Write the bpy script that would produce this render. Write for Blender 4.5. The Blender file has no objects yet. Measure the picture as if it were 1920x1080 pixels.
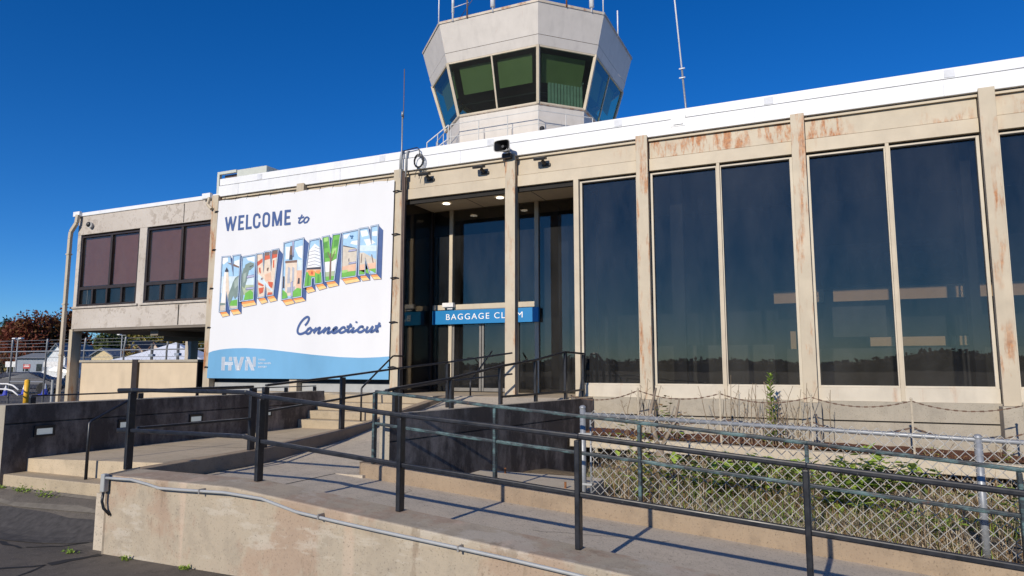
import bpy, bmesh, math, random
from mathutils import Vector, Matrix
R = math.radians
rng = random.Random(7)
scene = bpy.context.scene
col = scene.collection

# ------------------------------------------------------------------ camera
CZ = 1.54
YAW = R(24.2); PITCH = math.atan(150/1280)
cam_d = bpy.data.cameras.new('camera'); cam = bpy.data.objects.new('camera', cam_d); col.objects.link(cam)
cam.location = (0, 0, CZ); cam.rotation_euler = (R(90)+PITCH, 0, YAW)
cam_d.sensor_width = 36; cam_d.lens = 24; cam_d.clip_start = .05; cam_d.clip_end = 3000
scene.camera = cam
scene.view_settings.view_transform = 'Standard'; scene.view_settings.look = 'None'
scene.view_settings.gamma = 1; scene.view_settings.exposure = 0.0

# ------------------------------------------------------------------ materials
MATS = {}
def C4(c): return (c[0], c[1], c[2], 1)
class NT:
    def __init__(s, name):
        s.m = bpy.data.materials.new(name); s.m.use_nodes = True
        s.t = s.m.node_tree; s.n = s.t.nodes; s.l = s.t.links
        s.b = s.n['Principled BSDF']; s.out = s.n['Material Output']
        g = s.n.new('ShaderNodeNewGeometry'); s.pos = g.outputs['Position']
    def vmul(s, v):
        m = s.n.new('ShaderNodeVectorMath'); m.operation = 'MULTIPLY'; s.l.new(s.pos, m.inputs[0]); m.inputs[1].default_value = v
        return m.outputs[0]
    def noise(s, scale, detail=4, rough=.55, stretch=(1,1,1), kind='n'):
        if kind == 'n':
            n = s.n.new('ShaderNodeTexNoise'); n.inputs['Detail'].default_value = detail; n.inputs['Roughness'].default_value = rough
            o = n.outputs[0]
        else:
            n = s.n.new('ShaderNodeTexVoronoi'); o = n.outputs['Distance']
        n.inputs['Scale'].default_value = scale
        s.l.new(s.vmul(stretch), n.inputs['Vector'])
        return o
    def ramp(s, f, a, b, ca=(0,0,0), cb=(1,1,1)):
        r = s.n.new('ShaderNodeValToRGB'); s.l.new(f, r.inputs[0])
        e = r.color_ramp.elements; e[0].position = a; e[1].position = b; e[0].color = C4(ca); e[1].color = C4(cb)
        return r.outputs[0]
    def mix(s, f, a, b):
        m = s.n.new('ShaderNodeMix'); m.data_type = 'RGBA'
        for i, v in ((6, a), (7, b)):
            if isinstance(v, tuple): m.inputs[i].default_value = C4(v)
            else: s.l.new(v, m.inputs[i])
        if isinstance(f, (int, float)): m.inputs[0].default_value = f
        else: s.l.new(f, m.inputs[0])
        return m.outputs[2]
    def math(s, op, a, b=0.):
        m = s.n.new('ShaderNodeMath'); m.operation = op
        for i, v in ((0, a), (1, b)):
            if isinstance(v, (int, float)): m.inputs[i].default_value = v
            else: s.l.new(v, m.inputs[i])
        return m.outputs[0]
    def axis(s, i):
        x = s.n.new('ShaderNodeSeparateXYZ'); s.l.new(s.pos, x.inputs[0]); return x.outputs[i]
    def bump(s, f, strength=.3, dist=.01):
        b = s.n.new('ShaderNodeBump'); b.inputs['Strength'].default_value = strength; b.inputs['Distance'].default_value = dist
        s.l.new(f, b.inputs['Height']); s.l.new(b.outputs[0], s.b.inputs['Normal'])
    def fin(s, c, rough=.8, metal=0., spec=None):
        if isinstance(c, tuple): s.b.inputs['Base Color'].default_value = C4(c)
        else: s.l.new(c, s.b.inputs['Base Color'])
        if isinstance(rough, (int, float)): s.b.inputs['Roughness'].default_value = rough
        else: s.l.new(rough, s.b.inputs['Roughness'])
        s.b.inputs['Metallic'].default_value = metal
        if spec is not None: s.b.inputs['Specular IOR Level'].default_value = spec
        MATS[s.m.name] = s.m
        return s.m

def plain(name, c, rough=.6, metal=0., var=.15, scale=6, bump=0., stretch=(1,1,1), spec=None):
    m = NT(name); n = m.noise(scale, 5, stretch=stretch)
    lo = tuple(x*(1-var) for x in c); hi = tuple(min(1, x*(1+var)) for x in c)
    m_ = m.ramp(n, .3, .7, lo, hi)
    if bump: m.bump(m.noise(scale*8, 4), bump, .005)
    return m.fin(m_, rough, metal, spec)

def concrete(name, base, warm, dark, pink=0., grime=0., bump=.35, streak=.4, speck=.55):
    m = NT(name)
    big = m.noise(.9, 6, .6); mid = m.noise(5, 8, .7); fine = m.noise(55, 3, .7)
    c = m.mix(m.ramp(big, .35, .65), base, warm)
    c = m.mix(m.math('MULTIPLY', m.ramp(mid, .48, .72), .45), c, dark)
    st = m.noise(3.2, 5, .6, (1, 1, .12))
    c = m.mix(m.math('MULTIPLY', m.ramp(st, .55, .8), streak), c, dark)
    if pink:
        p = m.noise(1.5, 9, .62, (1, 1, .75)); c = m.mix(m.math('MULTIPLY', m.ramp(p, .50, .56), pink*.8), c, (.36, .235, .165))
        q = m.noise(1.9, 9, .68, (.7, 1, 2.2)); c = m.mix(m.math('MULTIPLY', m.ramp(q, .54, .60), .55), c, (.52, .47, .39))
        r_ = m.noise(1.3, 3, .5, (1.8, 1, .12)); c = m.mix(m.math('MULTIPLY', m.ramp(r_, .66, .70), .38), c, (.62, .47, .36)); r2_ = m.noise(3.0, 8, .7, (1, 1, .35)); c = m.mix(m.math('MULTIPLY', m.ramp(r2_, .60, .66), .55), c, (.22, .17, .12))
    if grime:
        g = m.noise(2.0, 8, .72, (1, 1, .5)); c = m.mix(m.math('MULTIPLY', m.ramp(g, .38, .56), grime), c, (.060, .049, .043))
    sp = m.ramp(fine, .30, .42, (.0,.0,.0), (1,1,1))
    c = m.mix(m.math('MULTIPLY', m.math('SUBTRACT', 1., sp), speck), c, tuple(x*.35 for x in dark))
    m.bump(m.noise(38, 6, .7), bump, .01)
    return m.fin(c, .92, spec=.25)

concrete('ramp wall concrete', (.40, .345, .265), (.45, .375, .28), (.22, .19, .155), pink=.62)
concrete('walk concrete', (.47, .385, .27), (.54, .44, .31), (.26, .215, .155), streak=0)
concrete('ramp slab concrete', (.47, .415, .335), (.54, .465, .365), (.25, .215, .175), streak=0, bump=.5, speck=1.)
concrete('step concrete', (.40, .33, .235), (.46, .375, .26), (.24, .195, .14), streak=.25)
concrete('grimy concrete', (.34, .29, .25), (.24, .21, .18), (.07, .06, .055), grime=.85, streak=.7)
concrete('base concrete', (.42, .375, .30), (.36, .325, .265), (.23, .205, .17), streak=.5)
concrete('wing concrete', (.54, .49, .43), (.47, .42, .36), (.27, .23, .19), streak=.45, bump=.7)
concrete('curb concrete', (.37, .285, .195), (.31, .235, .165), (.15, .12, .09), streak=.3)
concrete('planter beam concrete', (.56, .49, .375), (.50, .43, .33), (.33, .28, .21), streak=.3)

def painted(name, base, rust=.0, thr=.6, rough=.55, stretch=(1,1,.16), zlo=None, scale=5, fade=.12):
    m = NT(name)
    n = m.noise(2.5, 5); c = m.ramp(n, .3, .7, tuple(x*(1-fade) for x in base), tuple(min(1, x*(1+fade*.4)) for x in base))
    d = m.noise(4, 6, .6, (1, 1, .25)); c = m.mix(m.math('MULTIPLY', m.ramp(d, .52, .75), .3), c, tuple(x*.62 for x in base))
    if rust:
        a = m.noise(scale, 6, .7, stretch); b = m.noise(1.1, 3, .5)
        f = m.math('MULTIPLY', m.ramp(a, thr-.04, thr+.09), m.ramp(b, .42, .54))
        f = m.math('MULTIPLY', f, rust)
        c = m.mix(f, c, m.ramp(m.noise(20, 4), .3, .7, (.24, .075, .015), (.50, .20, .055)))
    m.bump(m.noise(30, 3), .06, .004)
    return m.fin(c, rough)
painted('beige column paint', (.52, .445, .33), rust=.95, thr=.555, scale=7)
painted('beige trim paint', (.545, .465, .345), rust=.35, thr=.64)
painted('rusty fascia paint', (.52, .445, .33), rust=1., thr=.50, stretch=(1, 1, .28), scale=8)
painted('beige fascia paint', (.53, .45, .335), rust=.35, thr=.64, stretch=(1, 1, .3))
painted('pale sill paint', (.58, .52, .42), rust=.4, thr=.64)
painted('white roof membrane', (.78, .79, .80), fade=.05, rough=.5)
painted('tower panel', (.60, .555, .50), rust=.45, thr=.66, scale=9, stretch=(1, 1, .08), fade=.07)
painted('tower trim', (.58, .50, .40), rust=.75, thr=.52, scale=6, stretch=(1,1,1))
painted('low wall stucco', (.62, .50, .35), fade=.08, rough=.9)
painted('soffit paint', (.74, .62, .45), fade=.05, rough=.8)
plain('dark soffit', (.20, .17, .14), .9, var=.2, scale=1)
plain('bronze frame', (.045, .032, .027), .45, .3, var=.2)
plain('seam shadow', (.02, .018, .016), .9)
m = NT('black rail paint'); c = m.ramp(m.noise(18, 5), .3, .7, (.006, .007, .010), (.018, .020, .028))
c = m.mix(m.math('MULTIPLY', m.ramp(m.noise(26, 6, .75), .64, .69), .7), c, (.20, .19, .18)); c = m.mix(m.math('MULTIPLY', m.ramp(m.noise(11, 6, .75), .66, .70), .7), c, (.14, .06, .03))
m.fin(c, m.ramp(m.noise(8, 4), .3, .7, (.28,.28,.28), (.5,.5,.5)), 0., .5)
m = NT('peeling stucco'); a = m.noise(3.2, 8, .72); b = m.noise(1.0, 3, .5); c = m.ramp(m.noise(.8, 5), .3, .7, (.46, .41, .355), (.56, .51, .455))
f = m.math('MULTIPLY', m.ramp(a, .53, .56), m.ramp(b, .40, .55)); c = m.mix(m.math('MULTIPLY', f, .55), c, (.30, .25, .20))
f2 = m.ramp(m.noise(14, 6, .7, (1, 1, .5)), .60, .66); c = m.mix(m.math('MULTIPLY', f2, .5), c, (.24, .17, .13)); m.bump(m.noise(9, 8, .7), .6, .02); m.fin(c, .92)
plain('steel bolt', (.35, .34, .33), .5, .6)
plain('black plastic', (.02, .02, .022), .4)
plain('grey plastic', (.45, .45, .44), .5)
plain('white plastic', (.75, .75, .74), .4)
plain('conduit grey', (.36, .37, .37), .45, var=.08)
plain('galvanised', (.30, .315, .335), .45, .3, var=.15, scale=25)
plain('galvanised wire', (.40, .39, .37), .5, .3, var=.2, scale=25)
plain('expanded metal', (.30, .25, .19), .7, .2, var=.4, scale=12)
plain('tower radiator', (.16, .20, .20), .6)
plain('tower rail paint', (.50, .50, .48), .5)
plain('door frame', (.19, .18, .165), .5, .3)
plain('membrane patch', (.62, .64, .68), .6)
plain('airfield grass', (.055, .042, .025), 1., var=.5, scale=.05)
plain('rust', (.22, .085, .03), .9, var=.5, scale=30)
plain('hvac paint', (.50, .52, .46), .6, var=.06)
plain('dark louvre', (.14, .10, .085), .7)
plain('white paint', (.74, .74, .74), .5, var=.06)
plain('blind brown', (.34, .165, .115), .8, var=.08)
plain('shade green', (.085, .10, .05), .85, var=.08, scale=3)
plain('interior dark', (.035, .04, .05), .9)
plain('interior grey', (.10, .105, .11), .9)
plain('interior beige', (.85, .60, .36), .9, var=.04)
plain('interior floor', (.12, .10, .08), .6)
plain('far fence wire', (.16, .16, .16), .7)
plain('yellow paint', (.75, .42, .03), .5)
plain('orange paint', (.75, .20, .05), .6)
plain('blue plastic', (.03, .05, .42), .5)
plain('car blue black', (.012, .018, .04), .5, .0, spec=.3)
plain('car blue', (.02, .12, .45), .25, .2)
plain('car white', (.7, .7, .7), .3)
plain('tyre', (.02, .02, .02), .9)
plain('car glass', (.02, .025, .03), .08, spec=.9)
plain('tent fabric', (.74, .77, .82), .7, var=.05)
plain('house grey', (.26, .30, .36), .8)
plain('house white', (.66, .69, .73), .8)
plain('house yellow', (.62, .50, .30), .8)
plain('house pink', (.62, .52, .44), .8)
plain('roof shingle grey', (.17, .19, .22), .9)
plain('roof shingle brown', (.20, .12, .085), .9)
plain('bark', (.10, .075, .055), .95, bump=.5)
plain('twig', (.24, .18, .12), .9, var=.3)
plain('bare trunk', (.27, .21, .15), .9, bump=.6, scale=12)
plain('sign white', (.72, .72, .70), .6)
plain('sign red', (.5, .06, .06), .6)
plain('grass far', (.10, .16, .04), 1.)
plain('wood', (.42, .30, .18), .85, var=.3, stretch=(1, 6, 6))
plain('chain rust', (.13, .08, .055), .85, var=.3)
def leafmat(name, a, b, tr=.25):
    m = NT(name)
    c = m.ramp(m.noise(2.2, 4, .7), .3, .7, a, b)
    m.fin(c, .6, spec=.3)
    m.b.inputs['Subsurface Weight'].default_value = 0
    t = m.n.new('ShaderNodeBsdfTranslucent'); m.l.new(c, t.inputs[0])
    mx = m.n.new('ShaderNodeMixShader'); mx.inputs[0].default_value = tr
    m.l.new(m.b.outputs[0], mx.inputs[1]); m.l.new(t.outputs[0], mx.inputs[2]); m.l.new(mx.outputs[0], m.out.inputs[0])
    return m.m
leafmat('red leaves', (.11, .022, .02), (.24, .075, .035))
leafmat('rusty leaves', (.14, .055, .02), (.20, .10, .03))
leafmat('green leaves', (.07, .10, .025), (.17, .19, .05))
leafmat('yellow leaves', (.22, .21, .05), (.40, .28, .08))
leafmat('dark evergreen', (.02, .035, .015), (.05, .065, .025))
leafmat('weed leaves', (.24, .38, .05), (.46, .56, .11))
leafmat('weed dark leaves', (.08, .14, .03), (.20, .24, .06))
leafmat('dry leaves', (.20, .13, .06), (.40, .24, .10))
leafmat('grass blades', (.12, .22, .03), (.28, .38, .08))
leafmat('dry grass blades', (.50, .40, .25), (.74, .64, .46))
plain('hill trees', (.035, .03, .018), 1., var=.4, scale=.1)

# patina rail
m = NT('patina rail paint'); n = m.noise(14, 6, .75, (.35, 1, 1)); n2 = m.noise(3, 3)
c = m.mix(m.ramp(n, .47, .62), (.018, .026, .034), (.085, .155, .16))
c = m.mix(m.math('MULTIPLY', m.ramp(m.noise(9, 5, .7), .62, .7), .6), c, (.16, .06, .03))
m.fin(c, .5, 0., .5)
# fascia seams are mesh; asphalt
m = NT('asphalt'); big = m.noise(.7, 6, .6); fine = m.noise(90, 3, .8); mid = m.noise(7, 6, .7)
c = m.mix(m.ramp(big, .38, .62), (.095, .084, .072), (.15, .13, .108))
c = m.mix(m.math('MULTIPLY', m.ramp(mid, .5, .7), .4), c, (.04, .037, .035))
c = m.mix(m.math('MULTIPLY', m.ramp(fine, .58, .68), .6), c, (.30, .27, .23)); c = m.mix(m.math('MULTIPLY', m.ramp(m.noise(30, 6, .8), .56, .66), .5), c, (.045, .04, .036))
m.bump(fine, .7, .006); m.fin(c, .93, spec=.25)
plain('tar', (.018, .017, .016), .75, bump=.3)
plain('dark asphalt patch', (.055, .050, .047), .9, var=.35, scale=14, bump=.8)
plain('old asphalt patch', (.17, .15, .12), .95, var=.25, scale=9, bump=.6)
m = NT('soil'); c = m.ramp(m.noise(6, 7, .7), .3, .7, (.09, .065, .04), (.27, .20, .12)); m.bump(m.noise(25, 6), .8, .03); m.fin(c, 1.)
m = NT('rusty mulch'); v = m.noise(45, 6, .8); c = m.ramp(v, .35, .68, (.035, .014, .008), (.26, .085, .035)); m.bump(v, 1., .03); m.fin(c, 1.)
# banner fabrics
def fabric(name, c, var=.025): 
    m = NT(name); n = m.noise(1.3, 4, .5, (1, 1, .35))
    cc = m.ramp(n, .3, .7, tuple(x*(1-var) for x in c), tuple(min(1, x*(1+var)) for x in c))
    m.bump(m.noise(1.5, 2, .4, (1, 1, .3)), .55, .04); return m.fin(cc, .6, spec=.3)
fabric('banner white', (.735, .74, .755)); fabric('banner blue', (.16, .38, .60), .10)
INK = dict(navy=(.055,.105,.27), oran=(.88,.33,.10), yell=(.92,.60,.25), sky=(.36,.58,.80), clou=(.80,.84,.88), pale=(.62,.74,.82), sand=(.62,.56,.47),
 gree=(.16,.46,.08), gred=(.09,.30,.06), grel=(.36,.64,.20), brow=(.22,.14,.11), crea=(.74,.62,.50), whit=(.82,.82,.82), dark=(.06,.06,.08), dino=(.20,.27,.25),
 dinl=(.34,.42,.38), hill=(.42,.50,.34), red=(.62,.12,.06), peac=(.75,.48,.34), grey=(.42,.44,.50), lila=(.46,.46,.62), navs=(.05,.15,.32))
for k, v in INK.items(): plain('ink '+k, v, .6, var=.10, scale=9)
plain('sign blue', (.005, .19, .46), .4, var=.04)
plain('sign lettering white', (.85, .85, .85), .5, var=.02)

def glassmat(name, tint, ior, refl=(1,1,1), rough=0., dirt=.03):
    m = NT(name)
    for x in list(m.n):
        if x.type == 'BSDF_PRINCIPLED': m.n.remove(x)
    tr = m.n.new('ShaderNodeBsdfTransparent'); tr.inputs[0].default_value = C4(tint)
    gl = m.n.new('ShaderNodeBsdfGlossy'); gl.inputs[0].default_value = C4(refl); gl.inputs['Roughness'].default_value = rough
    lw = m.n.new('ShaderNodeLayerWeight'); lw.inputs[0].default_value = .5
    f0 = ((ior-1)/(ior+1))**2
    fz = m.math('ADD', f0, m.math('MULTIPLY', 1-f0, m.math('POWER', lw.outputs['Facing'], 5.)))
    wv = m.n.new('ShaderNodeBump'); wv.inputs['Strength'].default_value = .10; wv.inputs['Distance'].default_value = .02
    m.l.new(m.noise(.9, 2, .4), wv.inputs['Height']); m.l.new(wv.outputs[0], gl.inputs['Normal'])
    mx = m.n.new('ShaderNodeMixShader'); m.l.new(fz, mx.inputs[0]); m.l.new(tr.outputs[0], mx.inputs[1]); m.l.new(gl.outputs[0], mx.inputs[2])
    df = m.n.new('ShaderNodeBsdfDiffuse'); df.inputs[0].default_value = (.35, .36, .38, 1)
    mx2 = m.n.new('ShaderNodeMixShader')
    d = m.math('ADD', m.math('MULTIPLY', m.ramp(m.noise(45, 3, .7), .66, .74), .16), m.math('MULTIPLY', m.ramp(m.noise(.9, 6, .65, (1.4, 1, .5)), .3, .75), dirt*1.8))
    m.l.new(d, mx2.inputs[0]); m.l.new(mx.outputs[0], mx2.inputs[1]); m.l.new(df.outputs[0], mx2.inputs[2])
    m.l.new(mx2.outputs[0], m.out.inputs[0]); MATS[name] = m.m
glassmat('tinted glass', (.66, .65, .63), 1.60, refl=(1, .93, .83))
glassmat('tower glass', (.62, .80, .62), 1.75, dirt=.008)
glassmat('wing glass', (.84, .82, .80), 1.45)
def emit(name, c, s):
    m = NT(name); m.b.inputs['Emission Color'].default_value = C4(c); m.b.inputs['Emission Strength'].default_value = s; m.fin(c, .5)
emit('lamp glow', (1, .95, .85), 2.2)
emit('wall light lens', (.62, .66, .62), .25)

# ------------------------------------------------------------------ mesh helpers
class MB:
    def __init__(s): s.v = []; s.f = []; s.mi = []; s.k = 0; s.mats = []
    def use(s, mat):
        if mat not in s.mats: s.mats.append(mat)
        s.k = s.mats.index(mat); return s
    def add(s, vs, fs):
        o = len(s.v); s.v += [tuple(x) for x in vs]
        for f in fs: s.f.append(tuple(i+o for i in f)); s.mi.append(s.k)
        return s
    def box(s, x0, x1, y0, y1, z0, z1):
        return s.hexa([(x0,y0,z0),(x1,y0,z0),(x1,y1,z0),(x0,y1,z0),(x0,y0,z1),(x1,y0,z1),(x1,y1,z1),(x0,y1,z1)])
    def hexa(s, p):
        return s.add(p, [(0,3,2,1),(4,5,6,7),(0,1,5,4),(1,2,6,5),(2,3,7,6),(3,0,4,7)])
    def quad(s, a, b, c, d): return s.add([a,b,c,d], [(0,1,2,3)])
    def bar(s, a, b, w, h=None, up=(0,0,1)):
        h = w if h is None else h
        a = Vector(a); b = Vector(b); d = (b-a).normalized(); u = Vector(up)
        if abs(d.dot(u)) > .95: u = Vector((0,1,0))
        r = d.cross(u).normalized(); u = r.cross(d).normalized()
        p = []
        for e in (a, b):
            for (i, j) in ((-1,-1),(1,-1),(1,1),(-1,1)): p.append(e+r*(i*w/2)+u*(j*h/2))
        return s.add(p, [(3,2,1,0),(4,5,6,7),(0,1,5,4),(1,2,6,5),(2,3,7,6),(3,0,4,7)])
    def tube(s, pts, r, n=8, r1=None, cap=True):
        pts = [Vector(p) for p in pts]; o = len(s.v); N = len(pts)
        ref = None
        for i, p in enumerate(pts):
            d = (pts[min(i+1, N-1)]-pts[max(i-1, 0)]).normalized()
            if ref is None:
                ref = Vector((0,0,1)) if abs(d.z) < .9 else Vector((1,0,0))
            a = d.cross(ref).normalized(); b = d.cross(a).normalized(); ref = -b if False else ref
            rr = r if r1 is None else r+(r1-r)*i/(N-1)
            for k in range(n):
                t = 2*math.pi*k/n; s.v.append(tuple(p+a*(rr*math.cos(t))+b*(rr*math.sin(t))))
        for i in range(N-1):
            for k in range(n):
                s.f.append((o+i*n+k, o+i*n+(k+1)%n, o+(i+1)*n+(k+1)%n, o+(i+1)*n+k)); s.mi.append(s.k)
        if cap:
            s.f.append(tuple(o+k for k in range(n))[::-1]); s.mi.append(s.k)
            s.f.append(tuple(o+(N-1)*n+k for k in range(n))); s.mi.append(s.k)
        return s
    def prism(s, poly, z0, z1):   # z0/z1 number or list per vertex
        n = len(poly); Z0 = z0 if isinstance(z0, (list,tuple)) else [z0]*n; Z1 = z1 if isinstance(z1, (list,tuple)) else [z1]*n
        vs = [(x,y,Z0[i]) for i,(x,y) in enumerate(poly)]+[(x,y,Z1[i]) for i,(x,y) in enumerate(poly)]
        return s.add(vs, [tuple(range(n))[::-1], tuple(range(n, 2*n))]+[(i, (i+1)%n, n+(i+1)%n, n+i) for i in range(n)])
    def sphere(s, c, r, n=8, sc=(1,1,1)):
        vs = []; fs = []
        for i in range(n+1):
            t = math.pi*i/n
            for k in range(2*n):
                p = math.pi*k/n; vs.append((c[0]+r*sc[0]*math.sin(t)*math.cos(p), c[1]+r*sc[1]*math.sin(t)*math.sin(p), c[2]+r*sc[2]*math.cos(t)))
        for i in range(n):
            for k in range(2*n):
                a = i*2*n+k; b = i*2*n+(k+1)%(2*n); fs.append((a, b, b+2*n, a+2*n))
        return s.add(vs, fs)
    def build(s, name, mat=None, parent=None, origin=None, bevel=0, smooth=False):
        if mat and not s.mats: s.mats = [mat]
        o = Vector(parent.get('_o') if parent is not None else (origin or (0,0,0)))
        me = bpy.data.meshes.new(name)
        me.from_pydata([tuple(Vector(v)-o) for v in s.v], [], s.f)
        for k in s.mats: me.materials.append(MATS[k])
        me.polygons.foreach_set('material_index', s.mi)
        if smooth: me.polygons.foreach_set('use_smooth', [True]*len(s.f))
        me.validate(); me.update()
        ob = bpy.data.objects.new(name, me); col.objects.link(ob)
        if parent is not None:
            ob.parent = parent; ob['_o'] = tuple(o)
        else:
            ob.location = o; ob['_o'] = tuple(o)
        if bevel:
            b = ob.modifiers.new('bevel', 'BEVEL'); b.width = bevel; b.segments = 2; b.limit_method = 'ANGLE'
        return ob
def tag(o, label, cat, group=None, kind=None):
    if label: o['label'] = label
    if cat: o['category'] = cat
    if group: o['group'] = group
    if kind: o['kind'] = kind
    return o
def thing(name, loc, label, cat, group=None):
    o = bpy.data.objects.new(name, None); col.objects.link(o); o.location = loc; o.empty_display_size = .2
    o['_o'] = tuple(loc); return tag(o, label, cat, group)
def dup(src, loc, label=None, group=None, rz=None, sc=None):
    def rec(o, p):
        c = o.copy(); col.objects.link(c); c.parent = p
        for ch in list(o.children): rec(ch, c)
        return c
    r = rec(src, None); r.location = loc; r['_o'] = tuple(loc)
    if rz is not None: r.rotation_euler.z = rz
    if sc is not None: r.scale = sc
    if label: r['label'] = label
    if group: r['group'] = group
    return r
def struct(o): o['kind'] = 'structure'; return o
def at(px, depth, z=0.):      # ground point in the direction of a photo column, depth metres ahead
    r = (px-960)/1289*depth
    return (-math.sin(YAW)*depth+math.cos(YAW)*r, math.cos(YAW)*depth+math.sin(YAW)*r, z)
def hz(py, depth): return CZ+(690-py)*depth/1289

# ------------------------------------------------------------------ light and sky
sun_dir = Vector((-.07, -1, .46)).normalized()     # towards the sun
el = math.asin(sun_dir.z); azc = math.atan2(sun_dir.x, sun_dir.y)
w = bpy.data.worlds.new('World'); scene.world = w; w.use_nodes = True
nt = w.node_tree; bg = nt.nodes['Background']
sky = nt.nodes.new('ShaderNodeTexSky'); sky.sky_type = 'NISHITA'; sky.sun_disc = False
sky.sun_elevation = el; sky.sun_rotation = azc; sky.air_density = 1.0; sky.dust_density = .2; sky.ozone_density = 4.0; sky.altitude = 1500
hs = nt.nodes.new('ShaderNodeHueSaturation'); hs.inputs['Saturation'].default_value = 1.3; hs.inputs['Value'].default_value = 1.0
mxs = nt.nodes.new('ShaderNodeMix'); mxs.data_type = 'RGBA'; mxs.blend_type = 'MULTIPLY'; mxs.inputs[0].default_value = 1; mxs.inputs[7].default_value = (.60, .89, 1.20, 1)
nt.links.new(sky.outputs[0], hs.inputs['Color']); nt.links.new(hs.outputs[0], mxs.inputs[6]); nt.links.new(mxs.outputs[2], bg.inputs[0]); bg.inputs[1].default_value = .10
sd = bpy.data.lights.new('sun', 'SUN'); sd.energy = 4.2; sd.angle = R(.53); sd.color = (1, .905, .76)
so = bpy.data.objects.new('sun', sd); col.objects.link(so); so.rotation_euler = (-sun_dir).to_track_quat('-Z', 'Y').to_euler()
so.location = (-3, -40, 25)
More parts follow.
